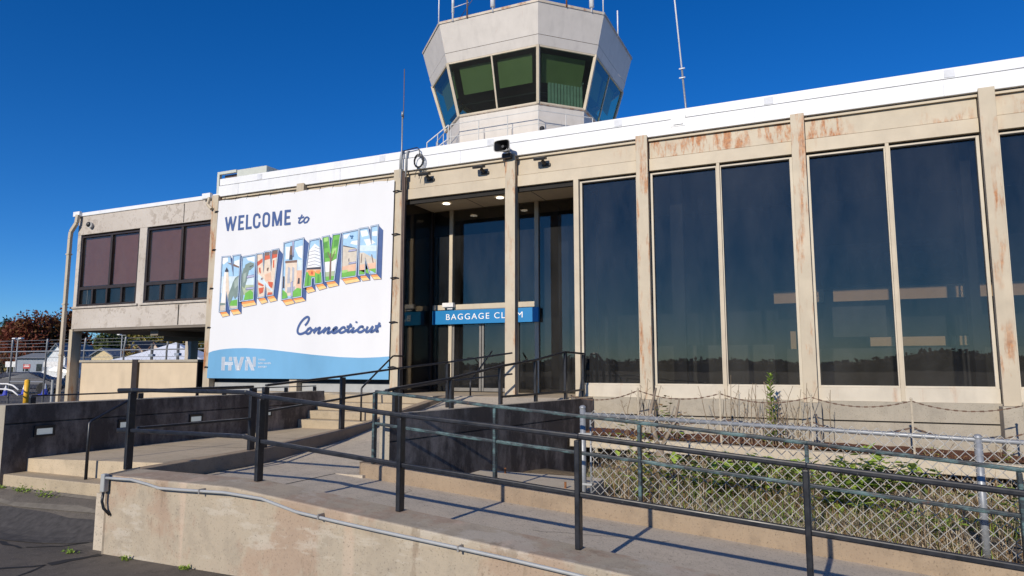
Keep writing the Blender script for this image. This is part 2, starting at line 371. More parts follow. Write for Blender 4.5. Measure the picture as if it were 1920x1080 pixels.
# traced banner artwork: polygons and pen strokes in banner metres (x, z)
ART_FACES=[
(1,'navy','-13.392,4.415 -13.319,4.352 -13.265,2.903 -13.404,3.038'),
(1,'navy','-13.74,4.397 -13.648,4.315 -13.605,3.913'),
(1,'navy','-13.808,3.466 -13.663,3.024 -13.665,2.86 -13.809,2.988'),
(1,'oran','-14.026,2.976 -13.809,2.99 -13.665,2.865 -13.906,2.831'),
(2,'yell','-13.966,2.903 -13.737,2.927 -13.665,2.865 -13.906,2.831'),
(1,'oran','-13.663,3.024 -13.407,3.036 -13.271,2.904 -13.539,2.874'),
(2,'yell','-13.601,2.949 -13.339,2.97 -13.271,2.904 -13.539,2.874'),
(2,'sky','-14.024,4.399 -13.74,4.397 -13.604,3.897 -13.645,4.406 -13.392,4.415 -13.404,3.038 -13.663,3.024 -13.808,3.466 -13.809,2.988 -14.026,2.976'),
(3,'clou','-14.023,4.377 -13.833,4.386 -13.811,4.275 -13.967,4.197 -14.023,4.244'),
(4,'clou','-13.592,4.261 -13.421,4.293 -13.411,4.119 -13.585,4.151'),
(5,'pale','-13.397,3.858 -13.4,3.426 -13.801,3.444 -13.808,3.466 -13.808,3.445 -14.026,3.454 -14.025,3.892'),
(6,'sand','-13.403,3.19 -13.404,3.038 -13.663,3.024 -13.722,3.203 -13.808,3.206 -13.809,2.988 -14.026,2.976 -14.026,3.215'),
(7,'gree','-13.402,3.274 -13.403,3.124 -13.405,3.105 -13.678,3.115 -13.672,3.244'),
(8,'brow','-13.689,4.211 -13.675,4.159 -13.642,4.144 -13.623,4.138 -13.628,4.199 -13.617,4.197 -13.41,4.108 -13.422,4.076 -13.642,4.144 -13.853,4.244'),
(9,'crea','-13.72,3.197 -13.808,3.466 -13.808,3.198 -13.989,3.2 -13.918,3.996 -13.778,3.988 -13.68,3.197'),
(10,'whit','-13.909,3.995 -13.851,3.992 -13.843,3.203 -13.971,3.202'),
(11,'dark','-13.898,4.05 -13.781,4.043 -13.778,3.994 -13.895,4.001'),
(12,'dark','-13.844,4.119 -13.787,4.045 -13.884,4.051'),
(13,'dino','-13.396,3.893 -13.401,3.39 -13.502,3.28 -13.657,3.46 -13.627,3.675 -13.536,3.822'),
(14,'dino','-13.7,3.136 -13.737,3.249 -13.74,3.398 -13.626,3.653 -13.54,3.433 -13.681,3.158'),
(15,'dinl','-13.559,3.736 -13.423,3.859 -13.41,3.642 -13.532,3.54'),
(16,'dino','-14.026,3.162 -14.026,3.203 -13.842,3.186 -13.811,3.152 -14.014,3.138'),
(1,'navy','-12.869,4.38 -12.81,4.326 -12.782,3.103 -12.879,3.242'),
(1,'oran','-13.341,3.214 -12.879,3.24 -12.78,3.107 -13.213,3.059'),
(2,'yell','-13.277,3.136 -12.829,3.173 -12.78,3.107 -13.213,3.059'),
(2,'sky','-13.325,4.352 -12.869,4.38 -12.879,3.242 -13.341,3.214'),
(3,'clou','-13.195,4.322 -12.914,4.342 -12.906,4.195 -13.134,4.253'),
(4,'pale','-12.873,3.872 -12.876,3.573 -13.335,3.596 -13.331,3.897'),
(5,'hill','-12.876,3.616 -12.878,3.361 -13.338,3.381 -13.335,3.639'),
(6,'gree','-12.906,3.24 -12.983,3.236 -13.214,3.226 -13.169,3.416 -13.005,3.494 -12.888,3.404'),
(7,'dino','-13.207,4.149 -13.047,4.204 -12.918,4.164 -12.922,4.078 -13.035,3.999 -13.26,3.98'),
(8,'dino','-13.265,4.066 -13.077,4.001 -13.121,3.8 -13.145,3.715 -13.205,3.546 -13.329,3.617 -13.311,3.896'),
(9,'dinl','-13.256,3.915 -13.159,3.952 -13.187,3.717 -13.256,3.678'),
(10,'dino','-13.33,3.638 -13.315,3.638 -13.226,3.419 -13.249,3.248 -13.334,3.241'),
(11,'dark','-13.068,4.087 -12.944,4.122 -12.935,4.111 -13.053,4.064'),
(20,'lila','-12.888,3.877 -13.125,3.854 -13.141,3.796 -12.89,3.819'),
(20,'lila','-12.892,3.557 -13.135,3.549 -13.152,3.501 -12.894,3.51'),
(1,'navy','-12.13,4.473 -11.991,4.337 -12.112,3.181 -12.24,3.329'),
(1,'navy','-12.634,4.402 -12.573,4.349 -12.586,3.941'),
(1,'navy','-12.399,4.433 -12.342,4.382 -12.344,3.969'),
(1,'navy','-12.507,3.597 -12.456,3.311 -12.407,3.147 -12.529,3.286'),
(1,'oran','-12.751,3.277 -12.529,3.286 -12.407,3.156 -12.61,3.117'),
(2,'yell','-12.68,3.197 -12.468,3.221 -12.407,3.156 -12.61,3.117'),
(1,'oran','-12.456,3.311 -12.24,3.329 -12.112,3.186 -12.331,3.153'),
(2,'yell','-12.394,3.231 -12.176,3.257 -12.112,3.186 -12.331,3.153'),
(2,'crea','-12.842,4.395 -12.634,4.402 -12.591,3.92 -12.586,4.431 -12.399,4.433 -12.349,3.948 -12.34,4.456 -12.13,4.473 -12.24,3.331 -12.456,3.311 -12.507,3.597 -12.529,3.289 -12.751,3.277'),
(3,'red','-12.822,4.19 -12.646,4.275 -12.641,4.178 -12.802,4.081'),
(4,'red','-12.758,4.036 -12.703,4.043 -12.68,3.882 -12.738,3.928'),
(5,'red','-12.582,4.367 -12.403,4.354 -12.397,4.248 -12.574,4.217'),
(6,'red','-12.337,4.392 -12.147,4.4 -12.154,4.274 -12.329,4.243'),
(7,'red','-12.3,4.199 -12.259,4.207 -12.257,4.006 -12.295,4.019'),
(8,'brow','-12.584,4.405 -12.42,4.409 -12.429,4.335 -12.553,4.333'),
(9,'brow','-12.325,4.434 -12.163,4.444 -12.172,4.349 -12.307,4.348'),
(10,'peac','-12.554,3.854 -12.366,3.907 -12.328,3.715 -12.517,3.682'),
(11,'red','-12.435,3.678 -12.271,3.649 -12.29,3.503 -12.401,3.55'),
(12,'red','-12.751,3.673 -12.568,3.6 -12.593,3.559 -12.747,3.609'),
(13,'pale','-12.499,3.549 -12.507,3.597 -12.51,3.555 -12.51,3.555 -12.768,3.735 -12.777,3.888 -12.662,3.817 -12.26,3.438 -12.269,3.423'),
(14,'red','-12.729,3.524 -12.564,3.537 -12.585,3.411 -12.693,3.374'),
(15,'brow','-12.481,4.019 -12.427,4.027 -12.449,3.933 -12.491,3.956'),
(16,'red','-12.42,3.404 -12.284,3.398 -12.282,3.345 -12.43,3.331'),
(17,'brow','-12.66,3.775 -12.605,3.782 -12.616,3.719 -12.658,3.732'),
(1,'navy','-11.35,4.686 -11.201,4.556 -11.217,3.143 -11.348,3.253'),
(1,'oran','-11.971,3.201 -11.664,3.225 -11.553,3.097 -11.826,3.05'),
(2,'yell','-11.899,3.125 -11.608,3.161 -11.553,3.097 -11.826,3.05'),
(1,'oran','-11.651,3.231 -11.348,3.253 -11.217,3.143 -11.527,3.101'),
(2,'yell','-11.589,3.166 -11.282,3.198 -11.217,3.143 -11.527,3.101'),
(2,'sky','-11.964,4.609 -11.35,4.686 -11.348,3.253 -11.971,3.201'),
(3,'clou','-11.911,4.51 -11.777,4.501 -11.763,4.206 -11.896,4.194'),
(4,'clou','-11.617,4.468 -11.358,4.511 -11.355,4.158 -11.502,4.251'),
(5,'pale','-11.349,4.158 -11.349,3.889 -11.512,3.899 -11.525,4.169'),
(6,'dark','-11.781,4.301 -11.675,4.305 -11.682,4.169 -11.788,4.176'),
(7,'brow','-11.765,4.521 -11.699,4.516 -11.675,4.294 -11.786,4.302'),
(8,'crea','-11.892,4.12 -11.53,4.118 -11.523,3.291 -11.883,3.286'),
(9,'brow','-11.907,4.157 -11.529,4.159 -11.534,4.097 -11.904,4.1'),
(10,'grey','-11.807,4.01 -11.739,3.975 -11.734,3.6 -11.818,3.594'),
(11,'grey','-11.674,4.002 -11.607,3.967 -11.604,3.635 -11.669,3.618'),
(12,'peac','-11.349,3.899 -11.348,3.437 -11.53,3.435 -11.525,3.9'),
(13,'dark','-11.477,3.711 -11.425,3.708 -11.424,3.564 -11.497,3.568'),
(14,'grey','-11.808,3.5 -11.572,3.51 -11.579,3.366 -11.807,3.366'),
(15,'dark','-11.955,3.778 -11.907,3.776 -11.9,3.484 -11.954,3.487'),
(16,'gree','-11.962,3.461 -11.815,3.356 -11.784,3.247 -11.966,3.207'),
(17,'gree','-11.348,3.32 -11.348,3.253 -11.468,3.243 -11.638,3.234 -11.619,3.388 -11.492,3.475 -11.348,3.437'),
(20,'lila','-11.699,4.633 -11.646,4.64 -11.647,4.25 -11.673,4.246'),
(20,'lila','-11.67,3.256 -11.623,3.261 -11.636,3.637 -11.698,3.615'),
(1,'navy','-10.863,4.637 -10.774,4.568 -10.596,3.419 -10.733,3.551'),
(1,'navy','-10.971,3.691 -10.957,3.534 -10.932,3.364 -11.062,3.492 -11.053,3.69'),
(1,'oran','-11.294,3.473 -11.059,3.492 -10.932,3.364 -11.167,3.324'),
(2,'yell','-11.231,3.398 -10.996,3.428 -10.932,3.364 -11.167,3.324'),
(1,'oran','-10.957,3.534 -10.733,3.551 -10.596,3.423 -10.819,3.379'),
(2,'yell','-10.888,3.456 -10.664,3.487 -10.596,3.423 -10.819,3.379'),
(2,'sky','-11.159,4.608 -10.863,4.637 -10.733,3.551 -10.957,3.534 -10.971,3.691 -11.053,3.69 -11.062,3.496 -11.294,3.473'),
(3,'whit','-11.23,4.012 -11.189,4.354 -11.006,4.524 -10.982,3.947 -11.238,3.942'),
(4,'clou','-11.006,4.524 -10.835,4.404 -10.78,3.945 -10.982,3.947'),
(5,'grey','-11.193,4.318 -11.191,4.334 -10.999,4.363 -10.999,4.344'),
(6,'grey','-11.203,4.233 -11.203,4.237 -11.2,4.249 -10.996,4.28 -10.995,4.262'),
(7,'grey','-11.196,4.166 -10.992,4.198 -10.992,4.179 -11.201,4.15'),
(8,'grey','-11.192,4.084 -10.989,4.116 -10.988,4.097 -11.197,4.067'),
(9,'grey','-11.189,4.001 -10.986,4.033 -10.985,4.015 -11.193,3.985'),
(10,'grey','-10.833,4.385 -10.831,4.367 -11.002,4.427 -11.003,4.446'),
(11,'grey','-10.823,4.301 -10.821,4.282 -10.999,4.344 -10.999,4.363'),
(12,'grey','-10.813,4.216 -10.81,4.198 -10.995,4.262 -10.996,4.28'),
(13,'grey','-10.803,4.132 -10.8,4.114 -10.992,4.179 -10.992,4.198'),
(14,'grey','-10.791,4.032 -10.79,4.029 -10.988,4.097 -10.989,4.116 -10.793,4.048'),
(15,'grey','-10.986,4.033 -10.79,3.966 -10.787,3.948 -10.985,4.015'),
(16,'dark','-10.78,3.945 -10.772,3.878 -11.243,3.901 -11.238,3.943'),
(17,'peac','-10.773,3.884 -10.762,3.792 -11.253,3.82 -11.243,3.901'),
(18,'gree','-10.764,3.812 -10.733,3.551 -10.957,3.534 -10.971,3.691 -11.053,3.69 -11.062,3.496 -11.265,3.476 -11.294,3.474 -11.25,3.84'),
(19,'gred','-11.179,3.774 -11.128,3.772 -11.142,3.507 -11.205,3.489'),
(20,'gred','-10.885,3.758 -10.835,3.755 -10.814,3.551 -10.889,3.545'),
(21,'oran','-11.196,3.868 -11.056,3.89 -10.952,3.843 -10.973,3.732 -11.127,3.751'),
(22,'oran','-10.94,3.863 -10.814,3.866 -10.823,3.775 -10.925,3.801'),
(23,'red','-11.08,3.851 -11.016,3.847 -11.025,3.766 -11.09,3.78'),
(1,'navy','-10.577,4.68 -10.474,4.596 -10.516,4.268'),
(1,'navy','-10.235,4.706 -10.189,4.665 -10.191,4.161 -10.247,3.466 -10.387,3.594'),
(1,'oran','-10.647,3.579 -10.387,3.594 -10.247,3.466 -10.539,3.427'),
(2,'yell','-10.593,3.503 -10.317,3.53 -10.247,3.466 -10.539,3.427'),
(2,'whit','-10.778,4.661 -10.577,4.68 -10.516,4.253 -10.47,4.698 -10.235,4.706 -10.387,3.594 -10.652,3.579'),
(3,'gree','-10.778,4.661 -10.577,4.68 -10.516,4.253 -10.47,4.698 -10.235,4.706 -10.314,4.126 -10.483,4.059 -10.707,4.053'),
(4,'gred','-10.752,4.526 -10.627,4.537 -10.608,4.392 -10.721,4.38'),
(5,'gred','-10.428,4.562 -10.304,4.573 -10.323,4.412 -10.434,4.4'),
(6,'gred','-10.692,4.276 -10.567,4.288 -10.561,4.145 -10.674,4.152'),
(7,'grel','-10.732,4.647 -10.619,4.659 -10.602,4.555 -10.715,4.543'),
(8,'grel','-10.47,4.362 -10.346,4.373 -10.366,4.233 -10.477,4.22'),
(9,'hill','-10.355,3.825 -10.379,3.647 -10.659,3.645 -10.671,3.742 -10.673,3.807'),
(10,'gree','-10.371,3.707 -10.387,3.594 -10.652,3.579 -10.665,3.695'),
(11,'brow','-10.517,4.264 -10.516,4.253 -10.515,4.264 -10.496,4.262 -10.482,3.625 -10.541,3.624 -10.536,4.265'),
(12,'brow','-10.522,4.081 -10.617,4.291 -10.602,4.294 -10.506,4.121'),
(13,'brow','-10.497,4.1 -10.394,4.316 -10.379,4.309 -10.483,4.059'),
(1,'navy','-9.714,4.758 -9.669,4.704 -9.633,3.534 -9.758,3.661'),
(1,'oran','-10.185,3.635 -9.758,3.661 -9.635,3.534 -10.051,3.488'),
(2,'yell','-10.117,3.562 -9.696,3.598 -9.635,3.534 -10.051,3.488'),
(2,'sky','-10.186,4.716 -9.714,4.758 -9.758,3.663 -10.185,3.635'),
(3,'clou','-10.16,4.663 -9.965,4.688 -10.059,4.574 -10.157,4.582'),
(4,'clou','-9.911,4.502 -9.742,4.509 -9.738,4.389 -9.957,4.446'),
(5,'sand','-10.163,4.406 -9.979,4.367 -9.76,4.315 -9.765,3.893 -10.169,3.878'),
(6,'dark','-10.151,4.42 -9.808,4.334 -9.779,4.316 -9.954,4.349 -10.163,4.394'),
(7,'dark','-9.97,4.114 -9.967,4.026 -9.981,4.003 -9.995,4.067'),
(8,'peac','-9.746,3.958 -9.754,3.772 -10.177,3.778 -10.182,3.909'),
(9,'gree','-9.753,3.794 -9.758,3.663 -10.185,3.635 -10.185,3.777'),
(10,'grel','-10.179,3.819 -9.985,3.827 -10.031,3.766 -10.177,3.762'),
(11,'navs','-9.969,4.648 -9.841,4.607 -9.962,4.597'),
(12,'navs','-9.903,4.638 -9.871,4.636 -9.893,4.551 -9.941,4.555'),
(20,'lila','-9.771,4.302 -9.976,4.29 -9.992,4.251 -9.777,4.262'),
(20,'lila','-9.769,4.003 -9.966,3.99 -9.977,3.956 -9.768,3.969'),
(1,'navy','-9.171,4.821 -9.035,4.691 -9.051,3.549 -9.194,3.691'),
(1,'navy','-9.452,4.79 -9.368,4.715 -9.352,4.416'),
(1,'navy','-9.509,4.055 -9.373,3.689 -9.362,3.544 -9.502,3.679'),
(1,'oran','-9.685,3.679 -9.502,3.681 -9.362,3.546 -9.574,3.537'),
(2,'yell','-9.629,3.608 -9.432,3.613 -9.362,3.546 -9.574,3.537'),
(1,'oran','-9.373,3.685 -9.194,3.691 -9.051,3.553 -9.253,3.55'),
(2,'yell','-9.313,3.617 -9.122,3.621 -9.051,3.553 -9.253,3.55'),
(2,'sky','-9.698,4.776 -9.452,4.79 -9.352,4.404 -9.37,4.802 -9.171,4.821 -9.194,3.691 -9.373,3.689 -9.509,4.055 -9.502,3.679 -9.685,3.679'),
(3,'clou','-9.677,4.724 -9.486,4.729 -9.435,4.605 -9.625,4.58'),
(4,'clou','-9.382,4.518 -9.352,4.404 -9.356,4.499 -9.242,4.412 -9.475,4.35 -9.575,4.516 -9.386,4.522'),
(5,'clou','-9.343,4.677 -9.191,4.684 -9.199,4.566 -9.328,4.577'),
(6,'pale','-9.181,4.348 -9.183,4.211 -9.691,4.246 -9.693,4.386'),
(7,'sand','-9.458,3.918 -9.509,4.055 -9.506,3.918 -9.688,3.919 -9.689,4.061 -9.678,4.21 -9.566,4.208 -9.192,4.011 -9.195,3.917'),
(8,'brow','-9.351,4.143 -9.323,4.142 -9.275,3.942 -9.298,3.924'),
(9,'brow','-9.624,4.182 -9.6,4.176 -9.617,3.964 -9.641,3.965'),
(10,'peac','-9.188,3.955 -9.192,3.76 -9.401,3.764 -9.465,3.936 -9.507,3.933 -9.504,3.767 -9.686,3.77 -9.688,3.92'),
(11,'gree','-9.191,3.815 -9.194,3.691 -9.373,3.689 -9.416,3.804 -9.504,3.8 -9.502,3.679 -9.685,3.679 -9.686,3.791'),
]
STROKES={
'art':[
(3,'navy',0.012,'-14.026,2.976 -13.809,2.99 -13.665,2.865 -13.906,2.831',1),
(3,'navy',0.012,'-13.663,3.024 -13.407,3.036 -13.271,2.904 -13.539,2.874',1),
(20,'navy',0.034,'-14.024,4.399 -13.74,4.397 -13.604,3.897 -13.645,4.406 -13.392,4.415 -13.404,3.038 -13.663,3.024 -13.808,3.466 -13.809,2.988 -14.026,2.976',1),
(22,'pale',0.014,'-14.024,4.399 -13.74,4.397 -13.604,3.897 -13.645,4.406 -13.392,4.415 -13.404,3.038 -13.663,3.024 -13.808,3.466 -13.809,2.988 -14.026,2.976',1),
(3,'navy',0.012,'-13.341,3.214 -12.879,3.24 -12.78,3.107 -13.213,3.059',1),
(21,'navy',0.008,'-12.888,3.877 -13.125,3.854 -13.141,3.796 -12.89,3.819',1),
(21,'navy',0.008,'-12.892,3.557 -13.135,3.549 -13.152,3.501 -12.894,3.51',1),
(20,'navy',0.034,'-13.325,4.352 -12.869,4.38 -12.879,3.242 -13.341,3.214',1),
(22,'pale',0.014,'-13.325,4.352 -12.869,4.38 -12.879,3.242 -13.341,3.214',1),
(3,'navy',0.012,'-12.751,3.277 -12.529,3.286 -12.407,3.156 -12.61,3.117',1),
(3,'navy',0.012,'-12.456,3.311 -12.24,3.329 -12.112,3.186 -12.331,3.153',1),
(20,'navy',0.034,'-12.842,4.395 -12.634,4.402 -12.591,3.92 -12.586,4.431 -12.399,4.433 -12.349,3.948 -12.34,4.456 -12.13,4.473 -12.24,3.331 -12.456,3.311 -12.507,3.597 -12.529,3.289 -12.751,3.277',1),
(22,'pale',0.014,'-12.842,4.395 -12.634,4.402 -12.591,3.92 -12.586,4.431 -12.399,4.433 -12.349,3.948 -12.34,4.456 -12.13,4.473 -12.24,3.331 -12.456,3.311 -12.507,3.597 -12.529,3.289 -12.751,3.277',1),
(3,'navy',0.012,'-11.971,3.201 -11.664,3.225 -11.553,3.097 -11.826,3.05',1),
(3,'navy',0.012,'-11.651,3.231 -11.348,3.253 -11.217,3.143 -11.527,3.101',1),
(21,'navy',0.008,'-11.699,4.633 -11.646,4.64 -11.647,4.25 -11.673,4.246',1),
(21,'navy',0.008,'-11.67,3.256 -11.623,3.261 -11.636,3.637 -11.698,3.615',1),
(20,'navy',0.034,'-11.964,4.609 -11.35,4.686 -11.348,3.253 -11.971,3.201',1),
(22,'pale',0.014,'-11.964,4.609 -11.35,4.686 -11.348,3.253 -11.971,3.201',1),
(3,'navy',0.012,'-11.294,3.473 -11.059,3.492 -10.932,3.364 -11.167,3.324',1),
(3,'navy',0.012,'-10.957,3.534 -10.733,3.551 -10.596,3.423 -10.819,3.379',1),
(20,'navy',0.034,'-11.159,4.608 -10.863,4.637 -10.733,3.551 -10.957,3.534 -10.971,3.691 -11.053,3.69 -11.062,3.496 -11.294,3.473',1),
(22,'pale',0.014,'-11.159,4.608 -10.863,4.637 -10.733,3.551 -10.957,3.534 -10.971,3.691 -11.053,3.69 -11.062,3.496 -11.294,3.473',1),
(3,'navy',0.012,'-10.647,3.579 -10.387,3.594 -10.247,3.466 -10.539,3.427',1),
(20,'navy',0.034,'-10.778,4.661 -10.577,4.68 -10.516,4.253 -10.47,4.698 -10.235,4.706 -10.387,3.594 -10.652,3.579',1),
(22,'pale',0.014,'-10.778,4.661 -10.577,4.68 -10.516,4.253 -10.47,4.698 -10.235,4.706 -10.387,3.594 -10.652,3.579',1),
(3,'navy',0.012,'-10.185,3.635 -9.758,3.661 -9.635,3.534 -10.051,3.488',1),
(21,'navy',0.008,'-9.771,4.302 -9.976,4.29 -9.992,4.251 -9.777,4.262',1),
(21,'navy',0.008,'-9.769,4.003 -9.966,3.99 -9.977,3.956 -9.768,3.969',1),
(20,'navy',0.034,'-10.186,4.716 -9.714,4.758 -9.758,3.663 -10.185,3.635',1),
(22,'pale',0.014,'-10.186,4.716 -9.714,4.758 -9.758,3.663 -10.185,3.635',1),
(3,'navy',0.012,'-9.685,3.679 -9.502,3.681 -9.362,3.546 -9.574,3.537',1),
(3,'navy',0.012,'-9.373,3.685 -9.194,3.691 -9.051,3.553 -9.253,3.55',1),
(20,'navy',0.034,'-9.698,4.776 -9.452,4.79 -9.352,4.404 -9.37,4.802 -9.171,4.821 -9.194,3.691 -9.373,3.689 -9.509,4.055 -9.502,3.679 -9.685,3.679',1),
(22,'pale',0.014,'-9.698,4.776 -9.452,4.79 -9.352,4.404 -9.37,4.802 -9.171,4.821 -9.194,3.691 -9.373,3.689 -9.509,4.055 -9.502,3.679 -9.685,3.679',1),
],
'welcome':[
(2,'navy',0.0594,'-13.968,5.447 -13.872,5.085',0),
(2,'navy',0.0594,'-13.879,5.072 -13.801,5.443',0),
(2,'navy',0.0594,'-13.805,5.447 -13.71,5.079',0),
(2,'navy',0.0594,'-13.713,5.065 -13.619,5.444',0),
(2,'navy',0.0594,'-13.49,5.446 -13.49,5.063',0),
(2,'navy',0.0594,'-13.525,5.418 -13.327,5.416',0),
(2,'navy',0.0594,'-13.497,5.262 -13.354,5.262',0),
(2,'navy',0.0594,'-13.519,5.091 -13.322,5.092',0),
(2,'navy',0.0594,'-13.233,5.445 -13.228,5.063',0),
(2,'navy',0.0594,'-13.257,5.091 -13.06,5.093',0),
(2,'navy',0.0594,'-12.806,5.313 -12.814,5.37 -12.839,5.405 -12.884,5.421 -12.949,5.413 -12.982,5.375 -12.994,5.321 -12.991,5.183 -12.973,5.127 -12.936,5.096 -12.892,5.087 -12.831,5.104 -12.807,5.147 -12.802,5.215',0),
(2,'navy',0.0594,'-12.586,5.421 -12.646,5.409 -12.671,5.36 -12.675,5.306 -12.676,5.183 -12.656,5.12 -12.629,5.097 -12.58,5.088 -12.521,5.102 -12.493,5.153 -12.489,5.302 -12.495,5.357 -12.527,5.401',1),
(2,'navy',0.0594,'-12.356,5.442 -12.353,5.064',0),
(2,'navy',0.0594,'-12.335,5.43 -12.222,5.076',0),
(2,'navy',0.0594,'-12.217,5.075 -12.107,5.429',0),
(2,'navy',0.0594,'-12.107,5.443 -12.097,5.062',0),
(2,'navy',0.0594,'-11.96,5.445 -11.958,5.061',0),
(2,'navy',0.0594,'-11.992,5.415 -11.796,5.41',0),
(2,'navy',0.0594,'-11.967,5.252 -11.82,5.249',0),
(2,'navy',0.0594,'-11.967,5.087 -11.787,5.088',0),
],
'script':[
(2,'navy',0.0338,'-11.431,5.279 -11.476,5.197 -11.526,5.115 -11.533,5.089 -11.51,5.07 -11.442,5.088 -11.378,5.128',0),
(2,'navy',0.0338,'-11.554,5.201 -11.463,5.199 -11.365,5.213',0),
(2,'navy',0.0338,'-11.274,5.201 -11.315,5.195 -11.362,5.153 -11.373,5.101 -11.342,5.066 -11.277,5.076 -11.227,5.128 -11.236,5.181',1),
(2,'navy',0.0338,'-11.246,5.176 -11.199,5.145',0),
(2,'navy',0.0459,'-11.224,2.552 -11.154,2.609 -11.109,2.686 -11.107,2.73 -11.145,2.757 -11.192,2.749 -11.263,2.713 -11.356,2.629 -11.42,2.529 -11.45,2.44 -11.434,2.376 -11.376,2.347 -11.295,2.355 -11.201,2.391 -11.123,2.452 -11.061,2.492',0),
(2,'navy',0.0459,'-11.061,2.489 -11.124,2.465 -11.173,2.409 -11.171,2.368 -11.127,2.349 -11.064,2.369 -11.026,2.418 -11.028,2.463',1),
(2,'navy',0.0459,'-11.027,2.437 -10.947,2.429 -10.871,2.49',0),
(2,'navy',0.0459,'-10.871,2.49 -10.9,2.434 -10.952,2.354',0),
(2,'navy',0.0459,'-10.945,2.379 -10.838,2.464 -10.777,2.492 -10.763,2.473 -10.79,2.426 -10.823,2.37 -10.807,2.348 -10.74,2.375 -10.664,2.423 -10.589,2.49',0),
(2,'navy',0.0459,'-10.589,2.484 -10.618,2.428 -10.669,2.348',0),
(2,'navy',0.0459,'-10.662,2.373 -10.557,2.46 -10.5,2.485 -10.486,2.466 -10.509,2.419 -10.548,2.361 -10.526,2.345 -10.445,2.375 -10.377,2.416',0),
(2,'navy',0.0459,'-10.385,2.41 -10.309,2.433 -10.264,2.463 -10.288,2.489 -10.341,2.471 -10.39,2.423 -10.404,2.374 -10.36,2.35 -10.291,2.365 -10.194,2.419',0),
(2,'navy',0.0459,'-10.065,2.437 -10.039,2.468 -10.082,2.486 -10.142,2.46 -10.191,2.412 -10.197,2.372 -10.146,2.351 -10.063,2.373 -9.974,2.426',0),
(2,'navy',0.0459,'-9.874,2.564 -9.916,2.48 -9.969,2.389 -9.954,2.362 -9.898,2.375 -9.81,2.434',0),
(2,'navy',0.0459,'-9.995,2.491 -9.834,2.496',0),
(2,'navy',0.0459,'-9.784,2.476 -9.828,2.404 -9.845,2.37 -9.818,2.357 -9.748,2.384 -9.675,2.419',0),
(2,'navy',0.0459,'-9.711,2.607 -9.725,2.57',0),
(2,'navy',0.0459,'-9.708,2.602 -9.728,2.578',0),
(2,'navy',0.0459,'-9.555,2.447 -9.529,2.479 -9.574,2.49 -9.632,2.467 -9.672,2.413 -9.663,2.366 -9.614,2.353 -9.541,2.373 -9.469,2.426',0),
(2,'navy',0.0459,'-9.397,2.485 -9.435,2.413 -9.448,2.365 -9.415,2.35 -9.35,2.381 -9.294,2.44 -9.255,2.488',0),
(2,'navy',0.0459,'-9.252,2.49 -9.29,2.416 -9.318,2.363 -9.291,2.351 -9.22,2.385 -9.149,2.437',0),
(2,'navy',0.0459,'-9.073,2.565 -9.111,2.484 -9.155,2.395 -9.157,2.359 -9.094,2.373',0),
(2,'navy',0.0459,'-9.201,2.478 -9.035,2.488',0),
],
'logo':[
(2,'whit',0.0114,'-13.857,1.822 -13.855,1.478',0),
(2,'whit',0.0114,'-13.832,1.822 -13.831,1.478',0),
(2,'whit',0.0114,'-13.807,1.822 -13.806,1.478',0),
(2,'whit',0.0114,'-13.783,1.821 -13.782,1.478',0),
(2,'whit',0.0114,'-13.758,1.821 -13.757,1.478',0),
(2,'whit',0.0114,'-13.61,1.82 -13.611,1.715',0),
(2,'whit',0.0114,'-13.586,1.82 -13.587,1.714',0),
(2,'whit',0.0114,'-13.563,1.82 -13.564,1.714',0),
(2,'whit',0.0114,'-13.54,1.82 -13.541,1.714',0),
(2,'whit',0.0114,'-13.517,1.82 -13.518,1.714',0),
(2,'whit',0.0114,'-13.623,1.617 -13.623,1.478',0),
(2,'whit',0.0114,'-13.6,1.617 -13.6,1.478',0),
(2,'whit',0.0114,'-13.576,1.617 -13.577,1.478',0),
(2,'whit',0.0114,'-13.553,1.617 -13.554,1.478',0),
(2,'whit',0.0114,'-13.53,1.617 -13.53,1.478',0),
(2,'whit',0.0114,'-13.762,1.686 -13.475,1.685',0),
(2,'whit',0.0114,'-13.761,1.665 -13.474,1.664',0),
(2,'whit',0.0114,'-13.76,1.644 -13.473,1.644',0),
(2,'whit',0.0114,'-13.758,1.624 -13.472,1.623',0),
(2,'whit',0.0114,'-13.467,1.819 -13.354,1.478',0),
(2,'whit',0.0114,'-13.442,1.819 -13.33,1.479',0),
(2,'whit',0.0114,'-13.418,1.819 -13.306,1.479',0),
(2,'whit',0.0114,'-13.394,1.819 -13.282,1.479',0),
(2,'whit',0.0114,'-13.37,1.819 -13.258,1.479',0),
(2,'whit',0.0114,'-13.211,1.818 -13.333,1.479',0),
(2,'whit',0.0114,'-13.187,1.817 -13.309,1.479',0),
(2,'whit',0.0114,'-13.163,1.817 -13.285,1.479',0),
(2,'whit',0.0114,'-13.139,1.817 -13.261,1.479',0),
(2,'whit',0.0114,'-13.115,1.817 -13.237,1.479',0),
(2,'whit',0.0114,'-13.058,1.732 -13.06,1.479',0),
(2,'whit',0.0114,'-13.033,1.731 -13.034,1.479',0),
(2,'whit',0.0114,'-13.007,1.731 -13.009,1.479',0),
(2,'whit',0.0114,'-12.981,1.731 -12.983,1.479',0),
(2,'whit',0.0114,'-13.046,1.817 -12.847,1.479',0),
(2,'whit',0.0114,'-13.023,1.816 -12.824,1.479',0),
(2,'whit',0.0114,'-12.999,1.816 -12.8,1.479',0),
(2,'whit',0.0114,'-12.975,1.816 -12.777,1.479',0),
(2,'whit',0.0114,'-12.952,1.816 -12.754,1.479',0),
(2,'whit',0.0114,'-12.813,1.815 -12.809,1.567',0),
(2,'whit',0.0114,'-12.788,1.815 -12.784,1.567',0),
(2,'whit',0.0114,'-12.763,1.815 -12.759,1.567',0),
(2,'whit',0.0114,'-12.737,1.815 -12.733,1.567',0),
],
}
